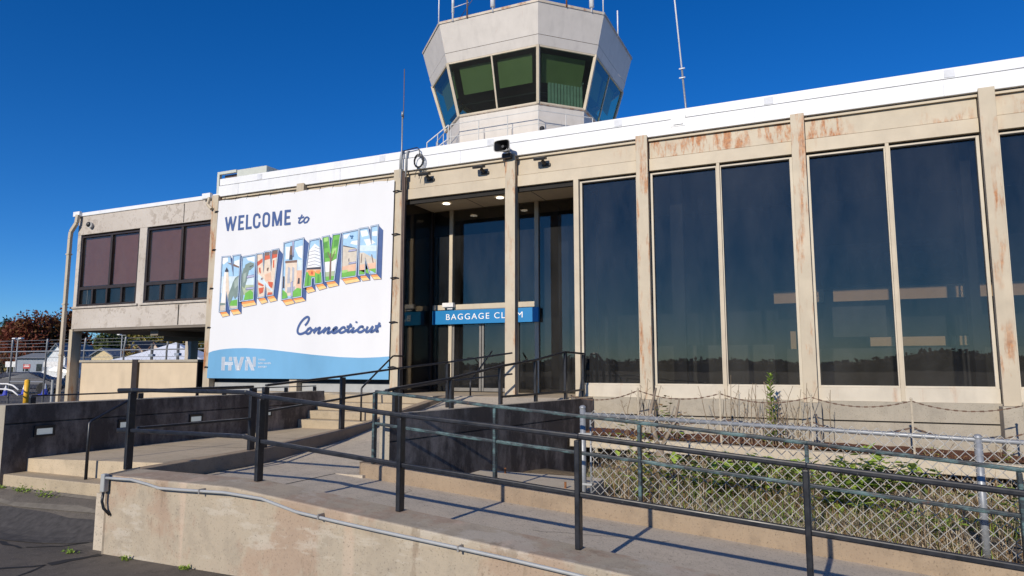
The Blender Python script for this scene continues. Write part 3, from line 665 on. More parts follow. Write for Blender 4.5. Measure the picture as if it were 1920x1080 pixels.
# ------------------------------------------------------------------ ground
def gz(x, y):
    t = min(1, max(0, (5.65-y)/.8)); t = t*t*(3-2*t)
    if x < -6.72: return -.33*t
    if 4.9 < y < 13.0 and x < 7.5: return -.7
    return -.33*t if y < 12 else 0
xs = [-900,-300,-120,-60,-30,-20,-14,-11,-9.9,-9,-8,-7.2,-6.73,-6.70,-5,-3,-1,1,3,5,7.4,7.6,20,60,300,900]
ys = [-900,-300,-80,-30,-10,0,2,3.5,4.4,4.86,4.95,5.05,5.15,5.25,5.35,5.45,5.55,5.65,7,9,11,12.9,13.1,20,40,80,150,300,900]
mb = MB()
mb.v = [(x, y, gz(x, y)) for y in ys for x in xs]
nx = len(xs)
for j in range(len(ys)-1):
    for i in range(nx-1):
        mb.f.append((j*nx+i, j*nx+i+1, (j+1)*nx+i+1, (j+1)*nx+i)); mb.mi.append(0)
struct(mb.build('asphalt', 'asphalt'))
# tar seams and patches lying on the asphalt
def ribbon(mb, pts, w, lift=.004, seed=1):
    r = random.Random(seed); P = []
    for i, (x, y) in enumerate(pts):
        x0, y0 = pts[max(i-1, 0)]; x1, y1 = pts[min(i+1, len(pts)-1)]
        dx, dy = x1-x0, y1-y0; L = math.hypot(dx, dy) or 1; ww = w*(.6+.8*r.random())/2
        P.append(((x-dy/L*ww, y+dx/L*ww), (x+dy/L*ww, y-dx/L*ww)))
    for i in range(len(P)-1):
        q = [P[i][0], P[i][1], P[i+1][1], P[i+1][0]]
        mb.add([(a, b, gz(a, b)+lift) for a, b in q], [(0, 1, 2, 3)])
def wig(a, b, n, amp, seed):
    r = random.Random(seed)
    return [(a[0]+(b[0]-a[0])*i/n+r.uniform(-amp, amp), a[1]+(b[1]-a[1])*i/n+r.uniform(-amp, amp)) for i in range(n+1)]
mb = MB()
ribbon(mb, wig((-8.6,4.75), (-7.72,4.66), 6, .02, 1), .05, seed=3); ribbon(mb, wig((-7.72,4.66), (-6.76,5.30), 9, .03, 2), .035, seed=4)
ribbon(mb, wig((-7.3,3.9), (-6.84,4.37), 6, .02, 5), .04, seed=5); ribbon(mb, wig((-6.84,4.37), (-6.70,4.80), 5, .02, 6), .10, seed=6); ribbon(mb, wig((-6.84,4.37), (-6.55,3.7), 6, .02, 7), .03, seed=7)
struct(mb.build('tar_seam', 'tar'))
mb = MB(); P = [(-9.8,5.63),(-9.8,5.36),(-9,5.30),(-8,5.33),(-7.3,5.36),(-6.76,5.33),(-6.76,5.63)]
mb.add([(x, y, gz(x, y)+.012) for x, y in P], [tuple(range(len(P)))[::-1]])
struct(mb.build('asphalt_patch', 'old asphalt patch'))
mb = MB(); r = random.Random(4); top = [(-11.5+i*.4, 5.27+r.uniform(-.03,.03)) for i in range(12)]+[(-6.76,5.27)]; bot = [(-6.76,5.26)]+[(-7.0-i*.4, 5.16-.42*min(1, (i+1)/4.)+r.uniform(-.03,.03)) for i in range(12)]
for i in range(len(top)-1):
    a0, a1 = top[i], top[i+1]; b0, b1 = bot[::-1][i], bot[::-1][min(i+1, len(bot)-1)]
    for k in range(6):
        q4 = []
        for (p_, w_) in ((a0, a1), (b0, b1)): pass
        f0, f1 = k/6, (k+1)/6
        L_ = lambda p, q_, f: (p[0]+(q_[0]-p[0])*f, p[1]+(q_[1]-p[1])*f)
        q4 = [L_(a0,b0,f1), L_(a1,b1,f1), L_(a1,b1,f0), L_(a0,b0,f0)]
        mb.add([(x, y, gz(x, y)+.008) for x, y in q4], [(0,1,2,3)])
struct(mb.build('asphalt_patch', 'dark asphalt patch'))

# ------------------------------------------------------------------ walk, steps, ramp
mb = MB(); mb.box(-9.86, -6.92, 5.64, 6.1, -.3, .155); struct(mb.build('front_step', 'step concrete', bevel=.012))
def walkz(x, y): k = max(0, min(1, (10-y)/2.)); return .325+.09*k*(x+9.86)/2.86
mb = MB(); gx = [-9.86,-9.2,-8.6,-8.0,-7.5,-7.2,-7.0]; gy = [5.93,6.5,7.2,8,8.7,9.4,10.2,11.3]
for y in gy:
    for x in gx: mb.v.append((x, y, walkz(x, y)))
n_ = len(gx)
for j in range(len(gy)-1):
    for i in range(n_-1): a = j*n_+i; mb.f.append((a, a+1, a+1+n_, a+n_)); mb.mi.append(0)
o_ = len(mb.v); mb.v += [(x, 5.93, -.1) for x in gx]
for i in range(n_-1): mb.f.append((o_+i, o_+i+1, i+1, i)); mb.mi.append(0)
struct(mb.build('walkway', 'walk concrete'))
mb = MB(); yy = [5.96+i*.35 for i in range(15)]; r = random.Random(8)
for a, b in zip(yy, yy[1:]):
    for x in (-7.30,): mb.quad((x-.006+r.uniform(-.002,.002), a, walkz(x,a)+.004), (x+.006, a, walkz(x,a)+.004), (x+.006, b, walkz(x,b)+.004), (x-.006, b, walkz(x,b)+.004))
for y in (7.6, 9.3): mb.quad((-9.84,y-.006,walkz(-9.8,y)+.003),(-7.3,y-.006,walkz(-7.3,y)+.003),(-7.3,y+.006,walkz(-7.3,y)+.003),(-9.84,y+.006,walkz(-9.8,y)+.003))
struct(mb.build('walkway_joint', 'tar'))
mb = MB()
for i, (y, z) in enumerate([(11.2,.49),(11.48,.655),(11.74,.82),(12.0,.98)]):
    mb.box(-9.86, -7.14, y, 12.6, -.2 if i == 0 else [.49,.655,.82][i-1], z)
struct(mb.build('entrance_steps', 'step concrete', bevel=.012))
mb = MB(); mb.prism([(-14.3,12.6),(-7.0,12.6),(-7.0,12.25),(-4.3,12.25),(-4.12,13.04),(-4.12,14.6),(-14.3,14.6)], -.2, .978)
struct(mb.build('entrance_platform', 'walk concrete', bevel=.01))
# first leg of the ramp, its landing and the second leg
def rz(x): return .245 if x < -5.6 else .245-.0745*(x+5.6)
mb = MB()
X = [-6.95,-5.6,-4,-2,0,2,4,6.5]
for i in range(len(X)-1):
    a, b = X[i], X[i+1]
    mb.hexa([(a,4.9,-.8),(b,4.9,-.8),(b,7.1,-.8),(a,7.1,-.8),(a,4.9,rz(a)),(b,4.9,rz(b)),(b,7.1,rz(b)),(a,7.1,rz(a))])
struct(mb.build('lower_ramp', 'ramp slab concrete'))
mb = MB(); r = random.Random(12)
for x in (-5.55,): mb.quad((x-.007,5.32,rz(x)+.004),(x+.007,5.32,rz(x)+.004),(x+.007,7.04,rz(x)+.004),(x-.007,7.04,rz(x)+.004))
def crack(a, b, n, amp, w):
    P = [(a[0]+(b[0]-a[0])*i/n+r.uniform(-amp,amp), a[1]+(b[1]-a[1])*i/n+r.uniform(-amp,amp)) for i in range(n+1)]
    for p, q_ in zip(P, P[1:]):
        dx, dy = q_[0]-p[0], q_[1]-p[1]; l = math.hypot(dx, dy); nx2, ny2 = -dy/l*w/2, dx/l*w/2
        mb.quad((p[0]+nx2,p[1]+ny2,rz(p[0])+.004),(p[0]-nx2,p[1]-ny2,rz(p[0])+.004),(q_[0]-nx2,q_[1]-ny2,rz(q_[0])+.004),(q_[0]+nx2,q_[1]+ny2,rz(q_[0])+.004))
crack((-2.55,6.15),(-1.35,6.62),12,.025,.006); crack((-4.4,6.9),(-3.9,5.9),9,.03,.005)
struct(mb.build('ramp_joint', 'tar'))
prof = [(7.0,.245),(7.4,.25),(9.05,.40),(10.45,.62),(11.48,.80),(12.26,.975)]
def r2(y):
    for (a, za), (b, zb) in zip(prof, prof[1:]):
        if y <= b: return za+(zb-za)*(max(y, a)-a)/(b-a)
    return prof[-1][1]
mb = MB()
for (a, za), (b, zb) in zip(prof, prof[1:]):
    mb.hexa([(-7.05,a,-.6),(-5.09+(a-7.3)*.15,a,-.6),(-5.09+(b-7.3)*.15,b,-.6),(-7.05,b,-.6),(-7.05,a,za),(-5.09+(a-7.3)*.15,a,za),(-5.09+(b-7.3)*.15,b,zb),(-7.05,b,zb)])
struct(mb.build('upper_ramp', 'ramp slab concrete'))

# front ramp wall with kerb, chamfered outline; thing
def topz(x): return .45 if x < -5.05 else .45-.0905*(x+5.05)
mb = MB()
X = [-6.73,-5.9,-5.05,-4,-3,-2,-1,0,1.5,3,5]
for a, b in zip(X, X[1:]):
    ya = 5.28
    mb.hexa([(a,4.85,-.9),(b,4.85,-.9),(b,ya,-.9),(a,ya,-.9),(a,4.85,topz(a)),(b,4.85,topz(b)),(b,ya,topz(b)),(a,ya,topz(a))])
rwall = mb
# merge duplicated faces: build as a clean extruded outline instead
mb = MB(); n = len(X)
vs = []
for x in X: vs += [(x,4.85,-.9),(x,5.30,-.9),(x,5.30,topz(x)),(x,4.85,topz(x)-.004)]
fs = []
for i in range(n-1):
    for k in range(4): fs.append((i*4+k, (i+1)*4+k, (i+1)*4+(k+1)%4, i*4+(k+1)%4))
fs += [(0,1,2,3)[::-1], tuple((n-1)*4+k for k in range(4))]
vs = [((x-.12) if (abs(x+6.73) < .01 and y > 5) else x, y, z) for x, y, z in vs]
mb.add(vs, fs)
tag(mb.build('ramp_wall', 'ramp wall concrete', origin=(-6.73,4.85,-.33), bevel=.015), 'low stained concrete wall along the near edge of the ramp with a conduit on its face', 'wall')

def curbz(x): return .385-.0735*(x+5.21)
mb = MB(); X = [-5.21,-4,-3,-2,-1,0,1.5,3,5]; vs = []; fs = []
for x in X: vs += [(x,7.05,-.9),(x,7.27,-.9),(x,7.27,curbz(x)),(x,7.05,curbz(x))]
for i in range(len(X)-1):
    for k in range(4): fs.append((i*4+k, (i+1)*4+k, (i+1)*4+(k+1)%4, i*4+(k+1)%4))
fs += [(0,1,2,3)[::-1], tuple((len(X)-1)*4+k for k in range(4))]
mb.add(vs, fs)
tag(mb.build('ramp_kerb', 'curb concrete', origin=(-5.21,7.05,0), bevel=.012), 'raised concrete kerb under the green weathered handrail on the far side of the ramp', 'kerb')
# kerb between walkway and ramp
pts = [(-6.90,5.29,.43),(-6.98,6.15,.43),(-7.0,7.37,.45),(-7.0,9.05,.565),(-7.0,9.72,.62),(-6.95,10.45,.74),(-6.9,11.48,.90),(-6.8,12.24,1.0)]
mb = MB(); vs = []; fs = []
for x, y, z in pts: vs += [(x,y,-.3),(x-.16,y,-.3),(x-.16,y,z),(x,y,z)]
for i in range(len(pts)-1):
    for k in range(4): fs.append((i*4+k, i*4+(k+1)%4, (i+1)*4+(k+1)%4, (i+1)*4+k))
fs += [(0,1,2,3), tuple((len(pts)-1)*4+k for k in range(4))[::-1]]
mb.add(vs, fs)
tag(mb.build('ramp_kerb', 'curb concrete', origin=(-7.0,5.3,.2), bevel=.01), 'long concrete kerb between the sunlit walkway and the rising ramp', 'kerb')

# ------------------------------------------------------------------ left wall with lights
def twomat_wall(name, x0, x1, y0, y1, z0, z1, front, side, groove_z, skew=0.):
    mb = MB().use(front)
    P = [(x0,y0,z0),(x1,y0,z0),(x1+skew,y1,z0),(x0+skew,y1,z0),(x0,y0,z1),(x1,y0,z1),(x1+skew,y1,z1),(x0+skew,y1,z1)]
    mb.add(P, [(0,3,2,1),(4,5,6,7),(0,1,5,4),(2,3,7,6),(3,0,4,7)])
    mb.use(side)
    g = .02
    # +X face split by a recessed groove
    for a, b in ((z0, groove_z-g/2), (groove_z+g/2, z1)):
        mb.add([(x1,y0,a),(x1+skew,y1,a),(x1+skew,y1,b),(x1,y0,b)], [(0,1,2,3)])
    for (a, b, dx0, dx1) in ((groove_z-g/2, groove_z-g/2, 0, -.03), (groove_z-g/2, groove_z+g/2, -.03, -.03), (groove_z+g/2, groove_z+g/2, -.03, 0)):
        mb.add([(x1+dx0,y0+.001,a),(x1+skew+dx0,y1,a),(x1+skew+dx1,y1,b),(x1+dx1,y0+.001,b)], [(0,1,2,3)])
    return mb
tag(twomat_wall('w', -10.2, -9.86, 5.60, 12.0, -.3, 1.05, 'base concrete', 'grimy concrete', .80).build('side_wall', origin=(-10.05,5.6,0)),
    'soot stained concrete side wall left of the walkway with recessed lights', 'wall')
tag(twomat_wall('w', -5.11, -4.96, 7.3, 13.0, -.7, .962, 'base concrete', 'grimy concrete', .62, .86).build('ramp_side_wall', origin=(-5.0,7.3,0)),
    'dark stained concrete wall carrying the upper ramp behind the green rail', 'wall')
# recessed wall lights
def wall_light():
    t = thing('wall_light', (-9.86, 7.35*1, .68), 'recessed wall light', 'light', 'recessed lights in the side wall')
    x, y, z = -9.855, 7.35, .68
    mb = MB(); mb.box(x-.02, x+.02, y-.14, y+.14, z-.075, z-.05); mb.box(x-.02, x+.02, y-.14, y+.14, z+.05, z+.075)
    mb.box(x-.02, x+.02, y-.14, y-.11, z-.05, z+.05); mb.box(x-.02, x+.02, y+.11, y+.14, z-.05, z+.05); mb.build('frame', 'black plastic', t)
    mb = MB(); mb.box(x-.015, x+.008, y-.11, y+.11, z-.05, z+.03); mb.build('lens', 'wall light lens', t)
    return t
wl = wall_light()
wl.location = (-9.86, 6.12, .68); wl['label'] = 'recessed light nearest the front end of the dark side wall'
dup(wl, (-9.86,7.35,.68), 'second recessed light in the dark side wall, partly behind the rail')
dup(wl, (-9.86,8.65,.68), 'third recessed light in the dark side wall, behind the landing rail')
dup(wl, (-9.86,10.3,.68), 'recessed light nearest the entrance steps in the side wall')

# ------------------------------------------------------------------ railings
def railing(name, label, tops, posts, mids, mat, pw=.042, rw=.04, loc=None, feet=False, cat='handrail', group=None, rh=None):
    t = thing(name, loc or (posts[0][0][0], posts[0][0][1], posts[0][0][2]), label, cat, group)
    rh = rh or rw
    def railmesh(P):
        mb = MB()
        for a, b in zip(P, P[1:]):
            d = (Vector(b)-Vector(a)).normalized()*rw*.3
            mb.bar(Vector(a)-d*.0, Vector(b)+d, rw, rh)
        return mb
    for P in tops: railmesh(P).build('top_rail', mat, t, bevel=.012)
    for P in mids: railmesh(P).build('mid_rail', mat, t, bevel=.010)
    for a, b in posts:
        mb = MB(); mb.bar(a, b, pw, pw*2, up=(0,1,0)); p = mb.build('post', mat, t, bevel=.008)
        if feet:
            mb = MB(); mb.box(a[0]-pw*.8, a[0]+pw*.8, a[1]-pw*.8, a[1]+pw*.8, a[2]-.002, a[2]+.008); mb.build('base_plate', 'rust', p)
    return t
K = 'black rail paint'
# near rail along the front wall
nt_ = [(-7.13,5.2,1.295),(-6.9,5.2,1.30),(-5.25,5.2,1.30),(-5.04,5.2,1.262),(-3.41,5.2,1.125),(-1.77,5.2,1.005),(-.13,5.2,.875),(1.5,5.2,.745),(3.1,5.2,.61)]
nm_ = [(-7.1,5.2,.86),(-6.9,5.2,.865),(-5.25,5.2,.865),(-5.04,5.2,.83),(-3.41,5.2,.695),(-1.77,5.2,.565),(-.13,5.2,.435),(1.5,5.2,.30),(3.1,5.2,.17)]
ps = [((x,5.2,topz(x)+.0), (x,5.2,z-.025)) for x, y, z in (nt_[1], nt_[3], nt_[4], nt_[5], nt_[6], nt_[7], nt_[8])]
railing('ramp_railing', 'long black steel railing on the front ramp wall, nearest the camera', [nt_], ps, [nm_], K, .042, .042, cat='railing', rh=.042)
# green rail
gt = [(-5.06,7.12,1.25),(-3.41,7.12,1.105),(-1.75,7.12,.975),(-.16,7.12,.84),(1.48,7.12,.69),(3.1,7.12,.56)]
gm = [(-5.06,7.12,.86),(-3.41,7.12,.715),(-1.75,7.12,.585),(-.16,7.12,.45),(1.48,7.12,.31),(3.1,7.12,.17)]
ps = [((x,7.12,curbz(x)), (x,7.12,z-.02)) for x, y, z in gt]
railing('ramp_railing', 'weathered blue green railing on the far ramp kerb in front of the chain link fence', [gt], ps, [gm], 'patina rail paint', .035, .042, cat='railing', rh=.038)
# landing rail D
railing('landing_railing', 'black railing between the walkway and the ramp landing, left of the near posts', [[(-6.9,5.24,1.29),(-7.06,7.1,1.29)]],
        [((-7.06,7.12,.40),(-7.06,7.12,1.27))], [[(-6.92,5.3,.88),(-7.06,7.1,.86)]], K, .05, .05, cat='railing', rh=.032)
# rail B on the walkway kerb
bt = [(-7.07,7.36,1.30),(-7.07,9.05,1.41),(-6.9,10.45,1.54),(-6.5,11.48,1.65),(-5.67,12.6,1.84)]
bm_ = [(-7.07,7.36,.94),(-7.07,9.05,1.05),(-6.9,10.45,1.17),(-6.5,11.48,1.29),(-5.67,12.6,1.42)]
ps = [((x,y,z0), (x,y,z-.02)) for (x,y,z), z0 in zip(bt[:4], (.45,.565,.72,.80))]
railing('ramp_railing', 'black railing rising beside the entrance steps towards the baggage claim doors', [bt], ps, [bm_], K, .05, .045, cat='railing', rh=.034)
# rail C on the dark side wall
ct = [(-4.85,6.75,1.265),(-4.80,8.13,1.40),(-4.72,9.7,1.60),(-4.42,10.44,1.74),(-4.18,11.46,1.82),(-4.14,12.75,1.82)]
ct = [(-5.13,7.45,1.25),(-5.10,7.62,1.275),(-4.91,8.78,1.39),(-4.71,10.03,1.57),(-4.54,11.11,1.68),(-4.37,12.17,1.84),(-4.26,12.9,1.82)]
cm = [(-4.71,10.03,1.08),(-4.54,11.11,1.09),(-4.37,12.17,1.10),(-4.26,12.9,1.12)]
ps = []
for (x, y, z) in ct[1:]:
    ps.append(((x,y,r2(y)), (x,y,z-.02)))
railing('ramp_railing', 'black railing with blue grey posts climbing along the dark ramp wall to the platform', [ct], ps, [cm], K, .045, .055, cat='railing', rh=.036)
# low rail on the left wall
railing('low_wall_rail', 'low black rail fixed on top of the dark side wall', [[(-10.02,6.0,1.155),(-10.02,11.9,1.155)]],
        [((-10.02,y,1.045),(-10.02,y,1.14)) for y in (6.03,7.7,9.4,11.0,11.87)], [], K, .04, .035, cat='handrail', rh=.022, feet=False)
# stair handrails
mb = MB()
def handrail(path, label, name='stair_handrail'):
    mb = MB(); mb.tube(path, .019, 8)
    return tag(mb.build(name, K, origin=path[0], smooth=True), label, 'handrail', 'slim handrails on the steps')
handrail([(-8.45,5.8,.155),(-8.45,5.8,.85),(-8.45,5.83,.875),(-8.45,6.28,1.09),(-8.45,6.36,1.12)], 'slim bent black handrail on the two front steps')
handrail([(-8.4,11.35,.49),(-8.4,11.35,1.13),(-8.4,11.38,1.16),(-8.4,12.42,1.79),(-8.4,12.48,1.80),(-8.4,12.85,1.80)], 'slim bent black handrail on the entrance steps in front of the banner')
handrail([(-6.55,12.5,.98),(-6.55,12.5,1.25),(-6.55,12.55,1.3),(-6.55,13.5,1.9)], 'short slim handrail in front of the baggage claim doors')

# conduit along the front wall
mb = MB()
P = [(-6.70,4.80,.43),(-6.5,4.79,.435),(-6.3,4.79,.44),(-6.05,4.79,.41),(-5.9,4.79,.385),(-5.6,4.79,.39),(-5.05,4.79,.405),(-4.6,4.79,.385)]
x = -4.2
while x < 3.4: P.append((x, 4.79+.004*math.sin(x*3), topz(x)-.045-.02+.008*math.sin(x*2.1))); x += .4
t = thing('wall_conduit', (-6.70,4.80,.2), 'grey plastic conduit clipped along the top of the front ramp wall', 'conduit')
mb.tube(P, .0145, 8); mb.build('pipe', 'conduit grey', t, smooth=True)
mb = MB(); mb.box(-6.735, -6.675, 4.775, 4.835, .29, .47); mb.build('junction_box', 'conduit grey', t, bevel=.01)
mb = MB(); mb.tube([(-6.705,4.80,.30),(-6.705,4.79,.20),(-6.69,4.80,.13),(-6.64,4.84,.06)], .014, 8); mb.build('flexible_tail', 'black rail paint', t, smooth=True)
for x in (-5.35,-3.95,-2.6,-1.4,-.2,.9):
    mb = MB(); z = (topz(x)-.065 if x > -4.4 else .395); mb.box(x-.008, x+.008, 4.772, 4.853, z-.022, z+.020); mb.build('clip', 'steel bolt', t)

# ------------------------------------------------------------------ weed bed
def soilz(x, y): return -.02-.045*(x+2.3)+.05*math.sin(x*2.3+y)*math.cos(y*1.9) - (.25 if y > 11.3 else 0) if x > -2.9 or y > 9.5 else .02
mb = MB(); gx = [-4.6+i*.3 for i in range(41)]; gy = [7.25+i*.3 for i in range(17)]
mb.v = [(x, y, soilz(x, y)+rng.uniform(-.015, .015)-(.22 if (x < -2.5 and y > 8.4) else 0)) for y in gy for x in gx]
for j in range(len(gy)-1):
    for i in range(len(gx)-1): a = j*len(gx)+i; mb.f.append((a, a+1, a+1+len(gx), a+len(gx))); mb.mi.append(0)
struct(mb.build('soil', 'soil', smooth=True))
mb = MB(); mb.prism([(-4.3,7.28),(-2.45,7.28),(-2.55,8.5),(-4.28,8.5)], -.2, .165)
slab = tag(mb.build('concrete_slab', 'planter beam concrete', origin=(-3.4,7.9,0), bevel=.01), 'flat pale concrete slab with rusty bolts behind the green rail', 'slab')
for i, (x, y) in enumerate([(-3.85,8.35),(-2.75,7.62)]):
    mb = MB(); mb.tube([(x,y,.165),(x,y,.235)], .014, 8); b = mb.build('bolt_stub', 'rust', slab)
# concrete beam with mulch behind
def bz(x): return .30-.0245*(x+2.65)
mb = MB(); X = [-4.2,-2,0,2,4,6.5]; vs = []; fs = []
for x in X: vs += [(x,11.9,bz(x)-.2),(x,12.12,bz(x)-.2),(x,12.12,bz(x)),(x,11.9,bz(x))]
for i in range(len(X)-1):
    for k in range(4): fs.append((i*4+k, (i+1)*4+k, (i+1)*4+(k+1)%4, i*4+(k+1)%4))
fs += [(3,2,1,0), tuple((len(X)-1)*4+k for k in range(4))]
mb.add(vs, fs)
tag(mb.build('planter_edge', 'planter beam concrete', origin=(-4.2,11.9,0), bevel=.01), 'long pale concrete edge beam in front of the building base', 'kerb')
mb = MB(); gx = [-4.1+i*.12 for i in range(88)]; gy = [12.08+i*.11 for i in range(10)]
mb.v = [(x, y, bz(x)+.005+.03*rng.random()+.03*(y-12.1)) for y in gy for x in gx]
for j in range(len(gy)-1):
    for i in range(len(gx)-1): a = j*len(gx)+i; mb.f.append((a, a+1, a+1+len(gx), a+len(gx))); mb.mi.append(0)
tag(mb.build('mulch', 'rusty mulch'), None, None, kind='stuff')
# loose crumbs on the mulch
mb = MB()
for i in range(900):
    x = rng.uniform(-4, 5.5); y = rng.uniform(11.98, 12.9); z = bz(x)+.02; s = rng.uniform(.01, .035); a = rng.uniform(0, 3.1)
    dx, dy = s*math.cos(a), s*math.sin(a)
    mb.add([(x-dx,y-dy,z),(x+dy*.6,y-dx*.6,z+.01),(x+dx,y+dy,z+rng.uniform(0,.03)),(x-dy*.6,y+dx*.6,z+.012)], [(0,1,2,3)])
tag(mb.build('fallen_leaves', 'dry leaves'), None, None, kind='stuff')
# perforated metal under the beam
mb = MB(); p = .07
x = -3.2; i = 0
while x < 6:
    zt = bz(x)-.2
    for k in range(3):
        mb.bar((x+(k%2)*p/2, 12.0, zt-.01-k*p*.9), (x+(k%2)*p/2+p*.5, 12.0, zt-.01-k*p*.9-.02), .014, .014)
        mb.bar((x+(k%2)*p/2+p*.5, 12.0, zt-.01-k*p*.9-.02), (x+(k%2)*p/2+p*.25, 12.0, zt-.01-(k+1)*p*.9), .012, .012)
    x += p; i += 1
tag(mb.build('expanded_metal_screen', 'expanded metal', origin=(-3.2,12,0)), 'rusty expanded metal screen hanging in the dark gap under the concrete edge beam', 'screen')

# ------------------------------------------------------------------ chain link fence
FY = 7.5
def ft(x): return 1.03-.034*(x+2.16)
t = thing('chain_link_fence', (-2.49,FY,-.05), 'galvanised chain link fence behind the green ramp rail', 'fence')
for x, h in ((-2.49, .05), (1.27, .0), (5.0, .0)):
    mb = MB(); mb.tube([(x,FY,-.35),(x,FY,ft(x)+h)], .034, 12); mb.sphere((x,FY,ft(x)+h), .040, 5, (1,1,.8)); mb.build('post', 'galvanised', t, smooth=True)
mb = MB(); mb.tube([(-2.46,FY-.0,ft(-2.46)-.02),(1.27,FY,ft(1.27)-.02),(5.0,FY,ft(5.0)-.02)], .023, 10); mb.build('top_rail', 'galvanised', t, smooth=True)
mb = MB(); mb.tube([(-2.40,FY,-.12),(-2.40,FY,ft(-2.4)-.08)], .011, 8); mb.build('tension_bar', 'galvanised', t, smooth=True)
for z in (.25, .80):
    mb = MB(); mb.box(-2.53, -2.38, FY-.038, FY+.038, z-.012, z+.012); mb.build('clamp', 'conduit grey', t, bevel=.005)
mb = MB(); p = .108; x = -2.40; i = 0
while x < 3.2:
    # one woven zigzag wire; neighbours meet at the knuckles
    s = 1 if i % 2 == 0 else -1
    pts = []; z = ft(x)+.03; k = 0
    while z > -.33:
        off = p/2 if (k % 2 == 0) == (s > 0) else 0
        pts.append((x+off, FY-.024+(.006 if k % 2 else -.006), z)); z -= p/2; k += 1
    for a_, b_ in zip(pts, pts[1:]): mb.bar(a_, b_, .0058)
    x += p/2; i += 1
mb.build('wire_mesh', 'galvanised wire', t)

# chain posts with chains in front of the building base
def cz(x): return bz(x)
post0 = thing('chain_post', (0,12.0,0), '', 'post', 'thin rusty posts carrying chains')
mb = MB(); mb.tube([(0,12.0,-.02),(0,12.0,.86)], .016, 6); mb.sphere((0,12.0,.87), .022, 4); mb.build('rod', 'planter beam concrete', post0)
xs_ = [-2.96,-1.57,-.17,1.22,2.62,4.0]
names = ['leftmost thin chain post, beside the half dry weed and the first rusty column', 'thin chain post under the first mullion, left of the tall leafy weed', 'thin chain post below the rusty column beside the leafy weed', 'thin chain post under the mullion between the two widest right panes', 'thin chain post at the base of the tall right column', 'thin chain post at the right edge']
for i, x in enumerate(xs_[:5]):
    if i == 0: post0.location = (x, 12.0, cz(x)); post0['label'] = names[0]
    else: dup(post0, (x,12.0,cz(x)), names[i])
def chain(a, b, sag, label):
    mb = MB(); N = 26
    P = [Vector(a).lerp(Vector(b), i/N)-Vector((0,0,sag*4*(i/N)*(1-i/N))) for i in range(N+1)]
    for i in range(N):
        m_ = (P[i]+P[i+1])/2
        mb.bar(P[i], P[i+1], .022 if i % 2 else .008, .008 if i % 2 else .022)
    tag(mb.build('chain', 'chain rust', origin=a), label, 'chain', 'rusty chains between the thin posts')
chain((-4.35,12.4,1.02), (-2.96,12,cz(-2.96)+.84), .12, 'rusty chain from the platform rail to the first thin post')
nm = ['rusty chain hanging below the second glass pane', 'rusty chain hanging behind the leafy weed', 'rusty chain hanging right of the second rusty column below the fourth pane', 'rusty chain at the right ending near the tall right column', '']
for i in range(4):
    chain((xs_[i],12,cz(xs_[i])+.84), (xs_[i+1],12,cz(xs_[i+1])+.84), .12, nm[i])
lowl = ['lower rusty chain right of the first thin post', 'lower rusty chain behind the tall stalks', 'lower rusty chain right of the leafy weed', 'lower rusty chain at the far right near the tall column']
for i in range(4):
    chain((xs_[i],12,cz(xs_[i])+.45), (xs_[i+1],12,cz(xs_[i+1])+.45), .15, lowl[i])
# ------------------------------------------------------------------ terminal building
B = thing('terminal_building', (-5.8,13.1,0), 'long low terminal with beige steel columns, tinted glass wall and white roof edge', 'terminal')
FYc = 13.09
cols_x = [-14.45,-11.58,-8.70,-5.86,-3.02,-.18,2.68,5.54]
def column(x, z0, y0=12.93):
    # channel-like column: a face plate with a narrower web behind it
    mb = MB(); w = .115
    mb.box(x-w, x+w, y0, y0+.03, z0, 6.10); mb.box(x-w+.012, x-w+.03, y0+.03, y0+.2, z0, 6.09); mb.box(x+w-.03, x+w-.012, y0+.03, y0+.2, z0, 6.09)
    mb.box(x-w+.03, x+w-.03, y0+.08, y0+.2, z0, 6.08)
    return mb.build('column', 'beige column paint', B, bevel=.006)
for x in cols_x: column(x, .95)
# glass bays
def pane(x0, x1, y, z0, z1, parent, mat='tinted glass'):
    mb = MB(); mb.box(x0, x1, y, y+.012, z0, z1); return mb.build('pane', mat, parent)
def window(x0, x1, ym=13.16, glass='tinted glass', z0=1.21, z1=5.36):
    mb = MB(); f = .05
    mb.box(x0, x0+f, ym-.05, ym+.05, z0, z1); mb.box(x1-f, x1, ym-.05, ym+.05, z0, z1)
    mb.box(x0+f, x1-f, ym-.05, ym+.05, z0, z0+.035); mb.box(x0+f, x1-f, ym-.05, ym+.05, z1-.03, z1)
    w = mb.build('window', 'pale sill paint', B, bevel=.004)
    mb = MB(); mb.box(x0+f, x1-f, ym-.052, ym-.04, z1-.052, z1-.03); mb.build('gasket', 'seam shadow', w)
    pane(x0+f, x1-f, ym, z0+.035, z1-.03, w)
    return w
mull = [-1.60, 1.22, 4.1]
for i, m_ in enumerate(mull):
    a, b = cols_x[4+i], cols_x[5+i]
    window(a+.117, m_, z0=1.21); window(m_, b-.117, z0=1.21)
    mb = MB(); mb.box(m_-.03, m_+.03, 13.06, 13.115, .99, 5.40); mb.build('mullion', 'beige trim paint', B, bevel=.005)
window(-4.36, cols_x[4]-.117)
mb = MB(); mb.box(-4.47, -4.36, 13.02, 13.25, .98, 5.40); mb.build('door_jamb', 'beige trim paint', B, bevel=.006)
